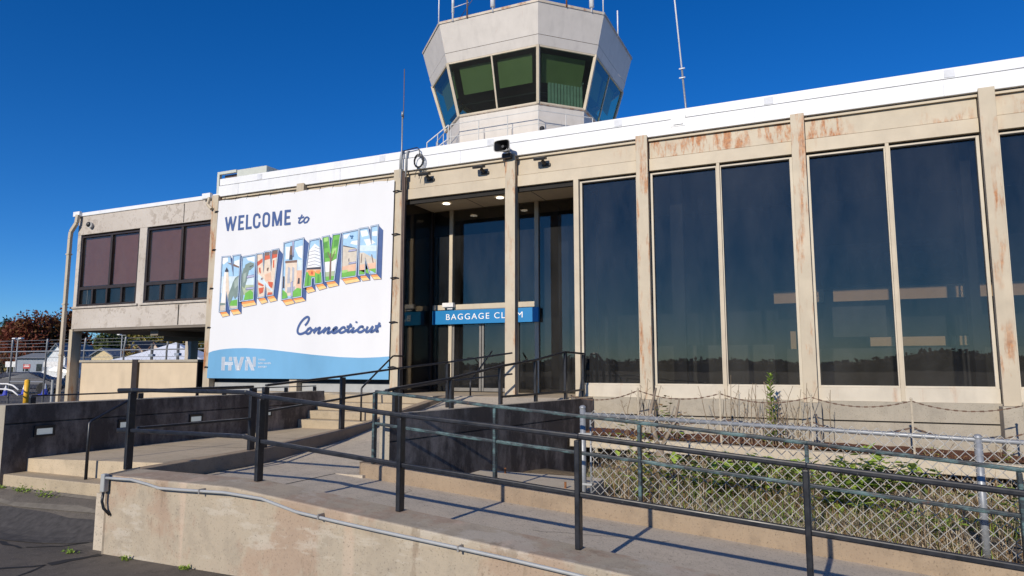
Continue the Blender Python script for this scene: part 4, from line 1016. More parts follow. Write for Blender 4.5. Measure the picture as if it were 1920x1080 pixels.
# sill panels and head beam
for a, b in [(-4.36, cols_x[4]-.116)]+[(cols_x[4+i]+.116, cols_x[5+i]-.116) for i in range(3)]:
    mb = MB(); mb.box(a, b, 13.08, 13.2, .98, 1.21); mb.build('sill_panel', 'pale sill paint', B, bevel=.005)
allb = [(cols_x[i]+.116, cols_x[i+1]-.116) for i in range(7)]
for i, (a, b) in enumerate(allb):
    mb = MB(); mb.box(a, b, 13.06, 13.2, 5.40, 5.64); mb.build('head_beam', 'beige trim paint', B, bevel=.005)
    mb = MB(); mb.box(a, b, 13.10, 13.14, 5.655, 6.0); mb.build('fascia_panel', 'rusty fascia paint' if i >= 4 else 'beige fascia paint', B, bevel=.004)
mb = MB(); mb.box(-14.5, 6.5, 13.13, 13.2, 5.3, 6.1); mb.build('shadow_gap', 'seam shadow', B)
mb = MB(); mb.box(-14.32, 6.5, 13.045, 13.12, 6.00, 6.045); mb.build('drip_trim', 'beige trim paint', B)
mb = MB(); mb.box(-14.40, 6.6, 12.985, 13.12, 6.06, 6.35); mb.box(-14.40, 6.6, 13.01, 13.4, 6.366, 6.55); mb.box(-14.40, 6.6, 13.4, 38, 6.1, 6.50)
mb.build('roof_edge', 'white roof membrane', B, bevel=.01)
for x in (-13.0,-9.2,-6.36,-3.5,-.65,2.2):
    mb = MB(); mb.box(x-.08, x+.08, 13.002, 13.009, 6.385, 6.52); mb.build('membrane_patch', 'membrane patch', B)
for x in (-13.7,-10.4,-7.1,-3.9,-.9,2.1,5.1):
    mb = MB(); mb.box(x-.006, x+.006, 12.979, 12.99, 6.07, 6.345); mb.build('membrane_joint', 'membrane patch', B)
mb = MB(); mb.box(-14.39, 6.5, 13.02, 13.2, 6.34, 6.37); mb.build('membrane_seam', 'seam shadow', B)
mb = MB(); mb.box(-2.44, -2.16, 12.975, 12.99, 6.20, 6.42); mb.use('dark louvre'); mb.box(-2.39, -2.21, 12.955, 12.976, 6.23, 6.36)
mb.mats = ['white roof membrane', 'dark louvre']; mb.build('roof_vent', None, B)
# base wall
mb = MB(); mb.box(-4.12, 6.6, 13.05, 13.35, -.7, .64); mb.box(-4.12, 6.6, 13.05, 13.35, .665, .98); mb.use('base concrete')
mb.build('base_wall', 'base concrete', B)
mb = MB(); mb.box(-4.12, 6.6, 13.08, 13.3, .64, .665); mb.build('wall_joint', 'seam shadow', B)
for x in cols_x[4:]:
    mb = MB(); mb.box(x-.16, x+.16, 12.78, 13.05, -.2, .95); mb.build('pier', 'base concrete', B, bevel=.01)
# base wall below the banner
mb = MB(); mb.box(-14.4, -8.72, 13.16, 13.3, -.2, 1.2); mb.build('base_wall', 'interior grey', B)
mb = MB(); mb.box(-14.33, -11.72, 13.11, 13.16, .98, 1.17); mb.box(-11.45, -8.83, 13.11, 13.16, .98, 1.17); mb.build('sill_panel', 'conduit grey', B)
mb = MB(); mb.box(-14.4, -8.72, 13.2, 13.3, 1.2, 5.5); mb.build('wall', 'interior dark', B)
# recessed entrance
YBK = 14.35
mb = MB(); mb.box(-8.6, -4.38, 13.2, YBK+.1, 5.38, 5.5); mb.build('entrance_soffit', 'soffit paint', B)
mb = MB()
for x in (-7.2, -5.6): mb.box(x-.006, x+.006, 13.2, YBK, 5.374, 5.382)
mb.build('soffit_joint', 'dark louvre', B)
for x in (-7.83, -6.44):
    mb = MB(); mb.tube([(x,13.67,5.372),(x,13.67,5.36)], .085, 18); mb.build('downlight', 'lamp glow', B)
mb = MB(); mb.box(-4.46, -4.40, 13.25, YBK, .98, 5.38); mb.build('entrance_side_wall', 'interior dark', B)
mb = MB(); mb.box(-8.63, -8.618, 13.2, YBK-.04, 1.0, 5.38); ew = mb.build('side_glazing', 'tinted glass', B)
mb = MB(); mb.box(-8.64, -8.58, YBK-.05, YBK+.03, 1.0, 5.38); mb.build('mullion', 'bronze frame', B)
mb = MB(); mb.box(-8.635, -8.60, 13.2, YBK-.05, .98, 1.04); mb.build('threshold', 'bronze frame', B)
def mul2(x, w, z0=.98, z1=5.38, d=.09, m_='beige trim paint'):
    mb = MB(); mb.box(x-w/2, x+w/2, YBK-.04, YBK+d, z0, z1); return mb.build('mullion', m_, B, bevel=.005)
mul2(-8.06, .09); mul2(-6.31, .07); mul2(-5.82, .10); mul2(-4.44, .06)
mb = MB(); mb.box(-8.55, -8.105, YBK-.03, YBK+.04, 2.93, 3.05); mb.box(-8.015, -6.345, YBK-.03, YBK+.04, 2.93, 3.05); mb.box(-6.275, -5.87, YBK-.03, YBK+.04, 2.93, 3.05); mb.build('transom', 'beige trim paint', B)
mb = MB()
for a, b in ((-8.55,-8.105),(-8.015,-6.345),(-6.275,-5.87)): mb.box(a, b, YBK+.01, YBK+.02, 3.05, 5.38)
mb.box(-5.77, -4.47, YBK+.01, YBK+.02, 1.0, 5.38); mb.box(-8.55,-8.105,YBK+.01,YBK+.02,1.0,2.93); mb.box(-6.275,-5.87,YBK+.01,YBK+.02,1.0,2.93)
mb.build('glazing', 'tinted glass', B)
for (a, b) in ((-8.01,-7.24),(-7.22,-6.35)):
    mb = MB(); mb.box(a, a+.05, YBK-.01, YBK+.04, 1.0, 2.85); mb.box(b-.05, b, YBK-.01, YBK+.04, 1.0, 2.85); mb.box(a+.06, b-.06, YBK-.01, YBK+.04, 2.79, 2.85); mb.box(a+.06, b-.06, YBK-.01, YBK+.04, 1.0, 1.08)
    d = mb.build('sliding_door', 'door frame', B)
    mb = MB(); mb.box(a+.06, b-.06, YBK+.01, YBK+.02, 1.08, 2.79); mb.build('pane', 'tinted glass', d)
mb = MB(); mb.box(-8.01, -6.35, YBK-.02, YBK+.06, 2.85, 2.93); mb.build('door_header', 'door frame', B)
mb = MB(); mb.box(-8.22, -7.92, YBK-.16, YBK-.04, 2.98, 3.09); mb.box(-8.12, -7.97, YBK-.10, YBK-.04, 2.93, 2.98); mb.build('door_sensor', 'white plastic', B, bevel=.015)
mb = MB(); mb.box(-4.60, -4.50, YBK-.02, YBK+.008, 1.95, 2.12); mb.build('switch_box', 'white plastic', B)
# interior
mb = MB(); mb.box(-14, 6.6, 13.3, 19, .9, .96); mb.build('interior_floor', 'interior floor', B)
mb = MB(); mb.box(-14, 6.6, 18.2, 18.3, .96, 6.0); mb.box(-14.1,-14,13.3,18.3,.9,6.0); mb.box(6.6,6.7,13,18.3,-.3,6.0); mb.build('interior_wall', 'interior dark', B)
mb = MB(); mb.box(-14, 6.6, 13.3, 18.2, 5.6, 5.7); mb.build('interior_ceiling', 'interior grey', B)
mb = MB()
for a, b in ((-.95,.14),(.34,2.98),(3.2,6.4)): mb.box(a, b, 17.45, 17.5, 3.07, 3.37)
for a, b in ((1.05,2.5),(2.62,2.70),(2.76,3.0)): mb.box(a, b, 17.45, 17.5, 2.03, 2.23)
mb.box(-.62,-.50,17.45,17.5,1.9,2.4); mb.box(4.1,6.4,17.45,17.5,1.4,2.3)
mb.build('interior_panel', 'interior beige', B)
mb = MB(); mb.box(.1, 6.4, 17.5, 17.6, 3.37, 4.4); mb.box(.3,1.4,17.5,17.6,2.25,2.95); mb.box(-3.6,-.9,16,16.1,.96,2.05); mb.box(-.7,3.9,17.2,17.3,.96,1.98)
mb.build('interior_partition', 'interior grey', B)
mb = MB(); mb.box(-5.5,-5.25,14.9,15.1,.96,5.4); mb.box(-2.7,-2.45,14.0,14.2,.96,5.6); mb.box(2.35,2.5,13.6,14.0,.96,5.6); mb.build('interior_column', 'interior dark', B)
def text_mesh(name, txt, h, x, y, z, mat, parent, spacing=1., shear=0., align='LEFT', sx=1., origin=None, thick=.002):
    cu = bpy.data.curves.new(name, 'FONT'); cu.body = txt; cu.size = h/.73; cu.space_character = spacing; cu.extrude = thick; cu.align_x = align; cu.offset = .0
    o = bpy.data.objects.new(name, cu); col.objects.link(o)
    bpy.context.view_layer.update()
    dg = bpy.context.evaluated_depsgraph_get(); me = bpy.data.meshes.new_from_object(o.evaluated_get(dg))
    bpy.data.objects.remove(o)
    mo = Vector(parent['_o']) if parent is not None else Vector(origin or (0,0,0))
    for v in me.vertices:
        a, b, c = v.co; v.co = Vector((x+a*sx+b*shear, y-c, z+b))-mo
    me.materials.clear(); me.materials.append(MATS[mat])
    ob = bpy.data.objects.new(name, me); col.objects.link(ob)
    if parent is not None: ob.parent = parent
    else: ob.location = mo
    ob['_o'] = tuple(mo)
    return ob
iw = MB(); iw.box(.7, 3.3, 17.44, 17.46, 3.45, 4.25); iw = iw.build('interior_banner', 'interior dark', B)
text_mesh('banner_lettering', 'WELCOME', .42, .85, 17.435, 3.75, 'interior grey', iw, 1.05, sx=.9)
text_mesh('banner_lettering', 'SHUTTLE SERVICE', .09, 1.6, 17.435, 3.57, 'interior grey', iw, 1.1)

# ------------------------------------------------------------------ baggage claim sign
S = thing('baggage_claim_sign', (-7.1,14.28,2.58), 'blue BAGGAGE CLAIM sign with white letters over the entrance doors', 'sign')
mb = MB(); mb.box(-8.50, -5.74, 14.22, 14.30, 2.575, 2.905); mb.build('board', 'sign blue', S, bevel=.004)
lt = text_mesh('lettering', 'BAGGAGE CLAIM', .145, -8.13, 14.215, 2.68, 'sign lettering white', S, 1.22)
wd = max(v.co.x for v in lt.data.vertices)-min(v.co.x for v in lt.data.vertices)
k = 1.99/wd; x0 = min(v.co.x for v in lt.data.vertices)
for v in lt.data.vertices: v.co.x = x0+(v.co.x-x0)*k

# ------------------------------------------------------------------ left wing
Wg = thing('office_wing', (-17.5,13.1,0), 'raised grey concrete upper floor with dark framed windows on thin columns', 'building wing')
YW = 13.1
mb = MB(); mb.box(-20.22,-20.07,YW,YW+.3,3.28,5.5); mb.box(-17.51,-17.21,YW,YW+.3,3.28,5.5); mb.box(-20.22,-14.5,YW,YW+.3,5.5,6.07); mb.box(-20.22,-14.5,YW,YW+.3,2.68,3.28)
mb.use('peeling stucco'); mb.mats = ['peeling stucco']
mb.box(-20.22,-19.95,YW+.3,17.6,2.68,6.07); mb.box(-14.8,-14.5,YW+.3,17.6,2.68,6.0); mb.build('wall', None, Wg, bevel=.012)
mb = MB(); mb.box(-15.79,-15.765,YW-.004,YW+.1,5.52,6.04); mb.prism([(-15.80,YW-.004),(-15.76,YW-.004),(-15.76,YW+.02),(-15.80,YW+.02)], 2.7, 3.25); mb.build('wall_joint', 'seam shadow', Wg)
mb = MB(); mb.box(-20.2,-17.4,YW-.05,YW,3.28,3.34); mb.box(-17.3,-14.6,YW-.05,YW,3.28,3.34); mb.build('ledge', 'wing concrete', Wg, bevel=.01)
mb = MB(); mb.box(-20.32,-14.45,YW-.03,17.7,6.07,6.18); mb.box(-20.34,-20.05,YW-.12,YW-.03,6.06,6.21); mb.box(-15.0,-14.7,YW-.12,YW-.03,6.06,6.21); mb.build('roof_edge', 'white roof membrane', Wg, bevel=.01)
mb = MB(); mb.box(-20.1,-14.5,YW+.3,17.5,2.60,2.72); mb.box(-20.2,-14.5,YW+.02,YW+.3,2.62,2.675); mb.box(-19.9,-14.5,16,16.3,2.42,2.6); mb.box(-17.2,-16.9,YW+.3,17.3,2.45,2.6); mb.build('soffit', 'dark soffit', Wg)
mb = MB(); mb.box(-19.9,-14.5,YW+.9,YW+.95,2.7,6.0); mb.build('interior_wall', 'interior dark', Wg)
mb = MB(); mb.box(-20.26,-20.12,YW-.02,YW+.28,-.1,2.675); mb.build('column', 'beige column paint', Wg, bevel=.01)
mb = MB(); mb.box(-20.3,-20.0,17.2,17.5,-.1,2.62); mb.build('column', 'wing concrete', Wg, bevel=.01)
def wing_window(x0, x1, mx):
    z0, zt, z1 = 3.36, 3.88, 5.46; y = YW+.07; f = .05
    mb = MB()
    mb.box(x0, x1, y-.04, y+.05, z0, z0+f); mb.box(x0, x1, y-.04, y+.05, z1-f, z1); mb.box(x0, x1, y-.05, y+.05, zt-.045, zt+.045)
    for x in (x0, mx-.04, x1-f): mb.box(x, x+f+(.03 if x == mx-.04 else 0), y-.05, y+.05, zt+.045, z1-f)
    n = 4; ww = (x1-x0)/n
    for i in range(n+1):
        x = min(max(x0+i*ww-.035, x0), x1-.07); mb.box(x, x+.07, y-.055, y+.05, z0+f, zt-.045)
    w = mb.build('window', 'bronze frame', Wg, bevel=.004)
    mb = MB(); mb.box(x0+f, x1-f, y+.0, y+.012, zt+.045, z1-f); mb.build('pane', 'wing glass', w)
    mb = MB(); mb.box(x0+f, x1-f, y+.0, y+.012, z0+f, zt-.045); mb.build('pane', 'tinted glass', w)
    mb = MB(); z = z1-f
    while z > zt+.1:
        mb.quad((x0+f, y+.05, z), (x1-f, y+.05, z), (x1-f, y+.075, z-.058), (x0+f, y+.075, z-.046)); z -= .05
    bl = mb.build('blind', 'blind brown', w)
    mb = MB(); mb.box(x0+f, x1-f, y+.11, y+.12, zt, z1); mb.build('blind_backing', 'bronze frame', w)
wing_window(-20.05,-17.52,-18.72); wing_window(-17.2,-14.62,-15.83)
# low stucco wall under the wing
mb = MB(); mb.use('low wall stucco'); mb.box(-20.0,-15.25,13.35,13.6,-.1,1.70); mb.box(-15.5,-15.25,13.6,14.6,-.1,1.70)
lw = tag(mb.build('stucco_wall', origin=(-17.6,13.4,0), bevel=.01), 'low cream stucco wall with shadow strip and shaded end built as dark pieces, standing under the raised wing', 'wall')
mb = MB(); mb.box(-20.05,-15.2,13.30,13.65,1.70,1.77); mb.build('cap', 'base concrete', lw, bevel=.008)
mb = MB(); mb.box(-17.72,-17.5,13.28,13.352,-.1,1.78); mb.build('post', 'bronze frame', lw)  # dark strip built in place of a shadow falling across the wall
mb = MB(); mb.box(-15.255,-15.22,13.34,14.62,-.1,1.69); mb.build('side_shade', 'bronze frame', lw)  # dark sheet, puts the shade of the unlit end face into colour
# downspout
ds = thing('downspout', (-20.36,13.0,0), 'beige downspout running down the left corner of the raised wing', 'downspout')
mb = MB(); P = [(-20.1,12.98,6.1),(-20.12,12.97,5.85),(-20.35,12.97,5.6),(-20.37,12.97,5.4),(-20.37,12.97,.0)]
for a, b in zip(P, P[1:]): mb.bar(a, b, .11, .09, up=(0,1,0))
mb.build('pipe', 'beige trim paint', ds, bevel=.01)
for z in (1.9, 3.4, 4.9):
    mb = MB(); mb.box(-20.44,-20.30,12.91,13.03,z,z+.04); mb.build('strap', 'beige trim paint', ds)
cp = thing('security_camera', (-19.7,13.1,5.78), 'small dark dome camera on the concrete wing near the downspout', 'camera')
mb = MB(); mb.sphere((-19.62,13.02,5.77), .085, 7, (1,.9,1)); mb.build('dome', 'black plastic', cp, smooth=True)
mb = MB(); mb.tube([(-19.60,13.1,5.75),(-19.58,13.0,5.75)], .085, 14); mb.build('mount', 'grey plastic', cp)
mb = MB(); mb.tube([(-14.62,12.9,6.05),(-14.65,12.88,5.85),(-14.5,12.88,5.72)], .045, 8); mb.build('elbow', 'beige trim paint')
bpy.data.objects['elbow'].name = 'roof_drain'; tag(bpy.data.objects['roof_drain'], 'small drain elbow at the top right end of the concrete wing', 'drain pipe')

# ------------------------------------------------------------------ banner
YB = 12.88
BN = thing('welcome_banner', (-11.6,YB,1.28), 'large white and blue vinyl banner reading WELCOME to NEW HAVEN Connecticut', 'banner')
nx_, nz_ = 40, 34; mb = MB()
def bpt(u, v):
    xl = -14.256-.10*(1-v); xr = -8.76-.05*(1-v); x = xl+(xr-xl)*u
    zt = 5.905-.055*u+.012*math.sin(u*50); zb = 1.282
    return x, zb+(zt-zb)*v
def wave_z(x):
    W = [(-14.378,1.895),(-14.232,1.962),(-13.865,2.013),(-13.502,2.033),(-13.055,2.036),(-12.443,2.004),(-11.765,1.938),(-10.947,1.854),(-10.164,1.793),(-9.56,1.77),(-9.12,1.78),(-8.7,1.802)]
    for (a, za), (b, zb) in zip(W, W[1:]):
        if x <= b: return za+(zb-za)*(x-a)/(b-a)
    return W[-1][1]
for i in range(nx_+1):
    x0, zt = bpt(i/nx_, 1); x1, zb = bpt(i/nx_, 0); zw = wave_z((x0+x1)/2)
    vv = [(x0, zt)]+[(x1+(x0-x1)*(zw-zb)/(zt-zb), zw)]+[(x1, zb)]
    for (x, z) in vv: mb.v.append((x, YB, z))
for i in range(nx_):
    for k in range(2): a = i*3+k; mb.f.append((a+1, a+4, a+3, a)); mb.mi.append(k)
mb.mats = ['banner white', 'banner blue']
o = mb.build('vinyl_sheet', None, BN); so_ = o.modifiers.new('thick', 'SOLIDIFY'); so_.thickness = .004; so_.offset = 1 if False else -1
def parse(s): return [tuple(float(c) for c in q.split(',')) for q in s.split()]
def clean(p):
    out = []
    for q in p:
        if not out or (abs(q[0]-out[-1][0])+abs(q[1]-out[-1][1])) > .002: out.append(q)
    if len(out) > 1 and abs(out[0][0]-out[-1][0])+abs(out[0][1]-out[-1][1]) < .002: out.pop()
    return out
from mathutils.geometry import tessellate_polygon
LAY = .0006
mb = MB()
for lay, c, s in ART_FACES:
    p = clean(parse(s)); y = YB-.006-lay*LAY
    if len(p) < 3: continue
    mb.use('ink '+c)
    tris = tessellate_polygon([[Vector((a, b, 0)) for a, b in p]])
    fs = []
    for t3 in tris:
        a, b, c3 = t3
        ar = (p[b][0]-p[a][0])*(p[c3][1]-p[a][1])-(p[b][1]-p[a][1])*(p[c3][0]-p[a][0])
        if abs(ar) < 1e-7: continue
        fs.append((a, b, c3) if ar > 0 else (a, c3, b))
    mb.add([(a, y, b) for a, b in p], fs)
def stroke(mb, pts, w, y, closed, rnd=True):
    n = len(pts); L = []
    segs = [(pts[i], pts[(i+1) % n]) for i in range(n if closed else n-1)]
    if rnd and n > 4 and not closed or (rnd and closed and n > 8 and w > .03):
        # smooth by Chaikin
        for _ in range(2):
            q = [] if closed else [pts[0]]
            for i in range(len(pts) if closed else len(pts)-1):
                a, b = pts[i], pts[(i+1) % len(pts)]
                q += [(a[0]*.75+b[0]*.25, a[1]*.75+b[1]*.25), (a[0]*.25+b[0]*.75, a[1]*.25+b[1]*.75)]
            if not closed: q.append(pts[-1])
            pts = q
        n = len(pts)
    P = []
    for i in range(n):
        a = pts[i-1] if (i > 0 or closed) else pts[i]; b = pts[(i+1) % n] if (i < n-1 or closed) else pts[i]; c = pts[i]
        def nrm(p, q):
            dx, dz = q[0]-p[0], q[1]-p[1]; l = math.hypot(dx, dz); return (-dz/l, dx/l) if l > 1e-9 else None
        n1, n2 = nrm(a, c), nrm(c, b); n1 = n1 or n2; n2 = n2 or n1
        mx, mz = n1[0]+n2[0], n1[1]+n2[1]; l = math.hypot(mx, mz) or 1; mx /= l; mz /= l
        k = min(1.8, 1/max(.3, mx*n1[0]+mz*n1[1]))
        P.append(((c[0]+mx*w/2*k, y, c[1]+mz*w/2*k), (c[0]-mx*w/2*k, y, c[1]-mz*w/2*k)))
    for i in range(n if closed else n-1):
        a, b = P[i], P[(i+1) % n]
        mb.add([a[1], b[1], b[0], a[0]], [(0, 1, 2, 3)])
for g, nm_ in (('art', None), ('welcome', 'welcome_lettering'), ('script', 'script_lettering'), ('logo', 'airport_logo')):
    m2 = mb if g == 'art' else MB()
    for lay, c, w_, s, cl in STROKES[g]:
        m2.use('ink '+c); stroke(m2, parse(s), w_*(1.32 if g == 'script' else 1.12 if g == 'welcome' else 1.), YB-.006-lay*LAY-(0 if g == 'art' else .0002*len(m2.f)/50.), cl, g == 'script' or g == 'welcome')
    if nm_: m2.build(nm_, None, BN)
mb.build('letter_artwork', None, BN)
for i, (x, z, s) in enumerate([(-12.646,1.72,'TWEED'),(-12.646,1.634,'NEW HAVEN'),(-12.646,1.545,'AIRPORT')]):
    text_mesh('small_lettering', s, .046, x, YB-.006, z, 'ink whit', BN, 1.15, thick=.0008)
for i in range(14):
    u = (i+.5)/14; x, z = bpt(u, 1); mb = MB(); mb.bar((x,YB,z-.03), (x,YB+.03,z+.07), .012); mb.build('tie', 'black plastic', BN)
for i in range(5):
    for u, s in ((0,-1),(1,1)):
        x, z = bpt(u, .06+.22*i); mb = MB(); mb.tube([(x-s*.02,YB-.01,z),(x+s*.10,YB+.01,z+.015),(x+s*.17,YB+.06,z-.01)], .016, 6); mb.build('strap', 'black plastic', BN)

# ------------------------------------------------------------------ things on the facade
def floodlight(x, z):
    t = thing('floodlight', (x,13.1,z), '', 'floodlight', 'black floodlights above the entrance')
    mb = MB(); mb.hexa([(x-.13,12.86,z-.01),(x+.13,12.86,z-.01),(x+.13,12.99,z+.03),(x-.13,12.99,z+.03),(x-.13,12.84,z+.05),(x+.13,12.84,z+.05),(x+.13,12.97,z+.10),(x-.13,12.97,z+.10)]); mb.build('lamp_head', 'black plastic', t, bevel=.01)
    mb = MB(); mb.quad((x-.10,12.855,z-.014),(x+.10,12.855,z-.014),(x+.10,12.96,z+.019),(x-.10,12.96,z+.019)); mb.build('lens', 'grey plastic', t)
    mb = MB(); mb.bar((x+.02,12.98,z+.02),(x+.06,13.06,z-.05), .05); mb.build('arm', 'black plastic', t)
    mb = MB(); mb.box(x-.02,x+.17,13.06,13.1,z-.09,z-.03); mb.build('base', 'black plastic', t, bevel=.008)
    return t
f0 = floodlight(-7.98, 5.86); f0['label'] = 'black floodlight below the coiled cable at the left end of the entrance'
dup(f0, (-6.60,13.1,5.86), 'middle black floodlight above the entrance, between two columns')
dup(f0, (-5.16,13.1,5.86), 'black floodlight right of the loudspeaker')
sp = thing('loudspeaker', (-5.9,12.9,6.1), 'grey horn loudspeaker on top of the entrance column', 'loudspeaker')
mb = MB()
cx_, cz_ = -5.92, 6.20
ring = lambda y, rx, rz_: [(cx_+rx*math.cos(2*math.pi*k/20), y, cz_+rz_*math.sin(2*math.pi*k/20)) for k in range(20)]
def lath(mb, rings):
    o = len(mb.v); n = len(rings[0])
    for r_ in rings: mb.v += r_
    for i in range(len(rings)-1):
        for k in range(n): mb.f.append((o+i*n+k, o+i*n+(k+1)%n, o+(i+1)*n+(k+1)%n, o+(i+1)*n+k)); mb.mi.append(mb.k)
def sq(y, rx, rz_, e=.45):
    out = []
    for k in range(20):
        a = 2*math.pi*k/20; c, s = math.cos(a), math.sin(a)
        out.append((cx_+rx*math.copysign(abs(c)**e, c), y, cz_+rz_*math.copysign(abs(s)**e, s)))
    return out
mb.use('grey plastic'); lath(mb, [sq(12.95,.06,.05), sq(12.78,.12,.09), sq(12.66,.185,.125), sq(12.63,.19,.13), sq(12.635,.175,.118)]); mb.use('black plastic'); lath(mb, [sq(12.637,.174,.117), sq(12.72,.11,.085), sq(12.80,.05,.05)]); mb.mats = ['grey plastic', 'black plastic']
mb.build('horn', None, sp, smooth=True)
mb = MB(); mb.tube([(cx_,12.80,cz_),(cx_,12.72,cz_),(cx_,12.69,cz_)], .05, 12, r1=.03); mb.use('black plastic'); mb.build('driver', 'black plastic', sp)
mb = MB(); mb.box(cx_-.07,cx_+.12,12.82,12.93,5.98,6.08); mb.build('bracket', 'bronze frame', sp)
# antenna poles
def pole(name, path, r, mat, label, cat, extras=()):
    t = thing(name, path[0], label, cat)
    mb = MB(); mb.tube(path, r, 8); mb.build('mast', mat, t, smooth=True)
    for nm__, p2, r2_, m2_ in extras:
        mb = MB(); mb.tube(p2, r2_, 8); mb.build(nm__, m2_, t, smooth=True)
    return t
pole('antenna_pole', [(-8.60,12.92,5.6),(-8.60,12.92,7.4)], .018, 'galvanised', 'thin antenna pole rising from the column right of the banner', 'antenna',
     [('whip', [(-8.57,12.92,7.3),(-8.57,12.92,7.45),(-8.57,12.92,8.5)], .010, 'dark louvre'), ('clamp', [(-8.59,12.9,7.35),(-8.58,12.9,7.45)], .03, 'galvanised')])
mb = MB()
for dx in (0, .16): 
    mb.tube([(-8.66+dx,12.95,5.9),(-8.66+dx,12.95,6.35),(-8.64+dx,12.97,6.5),(-8.55+dx,13.1,6.55)], .022, 8)
tag(mb.build('cable_conduit', 'conduit grey', origin=(-8.6,12.95,5.9), smooth=True), 'pair of grey cable conduits bending over the roof edge beside the antenna pole', 'conduit')
mb = MB()
for x in (-8.54,): mb.box(x-.035, x+.035, 12.93, 12.99, 1.0, 6.0)
mb.tube([(-8.54,12.915,1.0),(-8.54,12.915,6.0)], .012, 6)
tag(mb.build('cable_duct', 'dark louvre', origin=(-8.54,12.95,1)), 'dark vertical cable duct on the column right of the banner', 'duct')
mb = MB()
P = [(-8.62,12.94,6.52),(-8.2,12.94,6.56),(-8.13,12.92,6.5),(-8.1,12.92,6.3)]
mb.tube(P, .012, 6)
for k in range(4):
    rr = .10+.012*k; mb.tube([(-8.14+rr*math.cos(a*.52+k)+.01*k,12.92-.012*k,6.22+rr*1.25*math.sin(a*.52+k)) for a in range(13)], .008, 5, cap=False)
mb.tube([(-8.14,12.9,6.1),(-8.2,12.9,5.95),(-8.22,12.9,5.85)], .007, 5); mb.tube([(-8.1,12.9,6.1),(-8.08,12.9,5.95),(-8.11,12.9,5.8)], .007, 5)
tag(mb.build('coiled_cable', 'black plastic', origin=(-8.14,12.92,6.2)), 'loop of black cable hanging on the white roof edge', 'cable')
pole('antenna_pole', [(-2.56,16,6.5),(-2.71,16,8.7)], .024, 'galvanised', 'tall thin white antenna behind the roof edge right of the tower', 'antenna',
     [('whip', [(-2.70,16,8.55),(-3.02,16,13.2)], .019, 'white paint')]+[('clamp', [(-2.77,15.96,z),(-2.63,15.96,z)], .018, 'white plastic') for z in (8.45,8.68)])
# rooftop equipment
H = thing('rooftop_unit', (-15.5,16,6.2), 'grey green rooftop air handling unit with a louvred corner frame above the banner', 'rooftop unit')
mb = MB(); mb.box(-16.98,-15.72,16,18.6,6.4,7.93); mb.build('casing', 'hvac paint', H, bevel=.03)
mb = MB(); mb.box(-17.62,-16.98,16.12,17.9,6.4,7.84); mb.build('louvre', 'dark louvre', H)
mb = MB(); mb.bar((-17.75,16.02,6.2),(-17.75,16.02,7.86),.10); mb.bar((-17.80,16.02,7.89),(-16.98,16.02,7.89),.09); mb.bar((-17.75,17.5,6.2),(-17.75,17.5,7.86),.08); mb.build('frame', 'hvac paint', H)

# ------------------------------------------------------------------ control tower
q = .9
T = thing('control_tower', (-9.8*q,26*q,6.4), 'pale octagonal airport control tower cab with sloping green tinted windows', 'control tower')
cx0, cy0 = (-12.98-8.84)/2, 25.98
def octo(w, z):   # w: inward offset; q-scaled world points, order: B C D E ... going round
    a = 2.07-w*.414; b = 3.97+.01-w; z = CZ+(z-1.54)*q
    pts = [(-a,-b-.06),(a,-b-.06),(b,-a),(b,a),(a,b),(-a,b),(-b,-a+2*a),(-b,-a)]
    pts = [(-a,-b),(a,-b),(b,-a),(b,a),(a,b),(-a,b),(-b,a),(-b,-a)]
    return [((cx0+x)*q, (cy0+y)*q, z) for x, y in pts]
def shell(mb, rings):
    o = len(mb.v); n = 8
    for r_ in rings: mb.v += r_
    for i in range(len(rings)-1):
        for k in range(n): mb.f.append((o+i*n+k, o+(i+1)*n+k, o+(i+1)*n+(k+1)%n, o+i*n+(k+1)%n)); mb.mi.append(mb.k)
WT, WS, WG, WB = -.06, .24, .334, .92
mb = MB(); shell(mb, [octo(WT+.02,14.93), octo(WS,13.81)]); mb.v += octo(WT+.3,14.5); mb.f.append(tuple(range(16,24))); mb.mi.append(0); mb.build('parapet', 'tower panel', T)
mb = MB(); shell(mb, [octo(WT+.35,14.99), octo(WT-.01,14.99), octo(WT+.0,14.90)]); mb.build('parapet_trim', 'tower trim', T)
mb = MB(); shell(mb, [octo(WS+.04,13.84), octo(WS+.05,13.76)]); mb.build('panel_joint', 'rust', T)
mb = MB(); shell(mb, [octo(WS-.005,13.79), octo(WG,13.45)]); mb.build('lower_band', 'tower panel', T)
wt, wb = octo(WG+.03,13.45), octo(WB,11.43)
def lerp(a, b, t): return tuple(a[i]+(b[i]-a[i])*t for i in range(3))
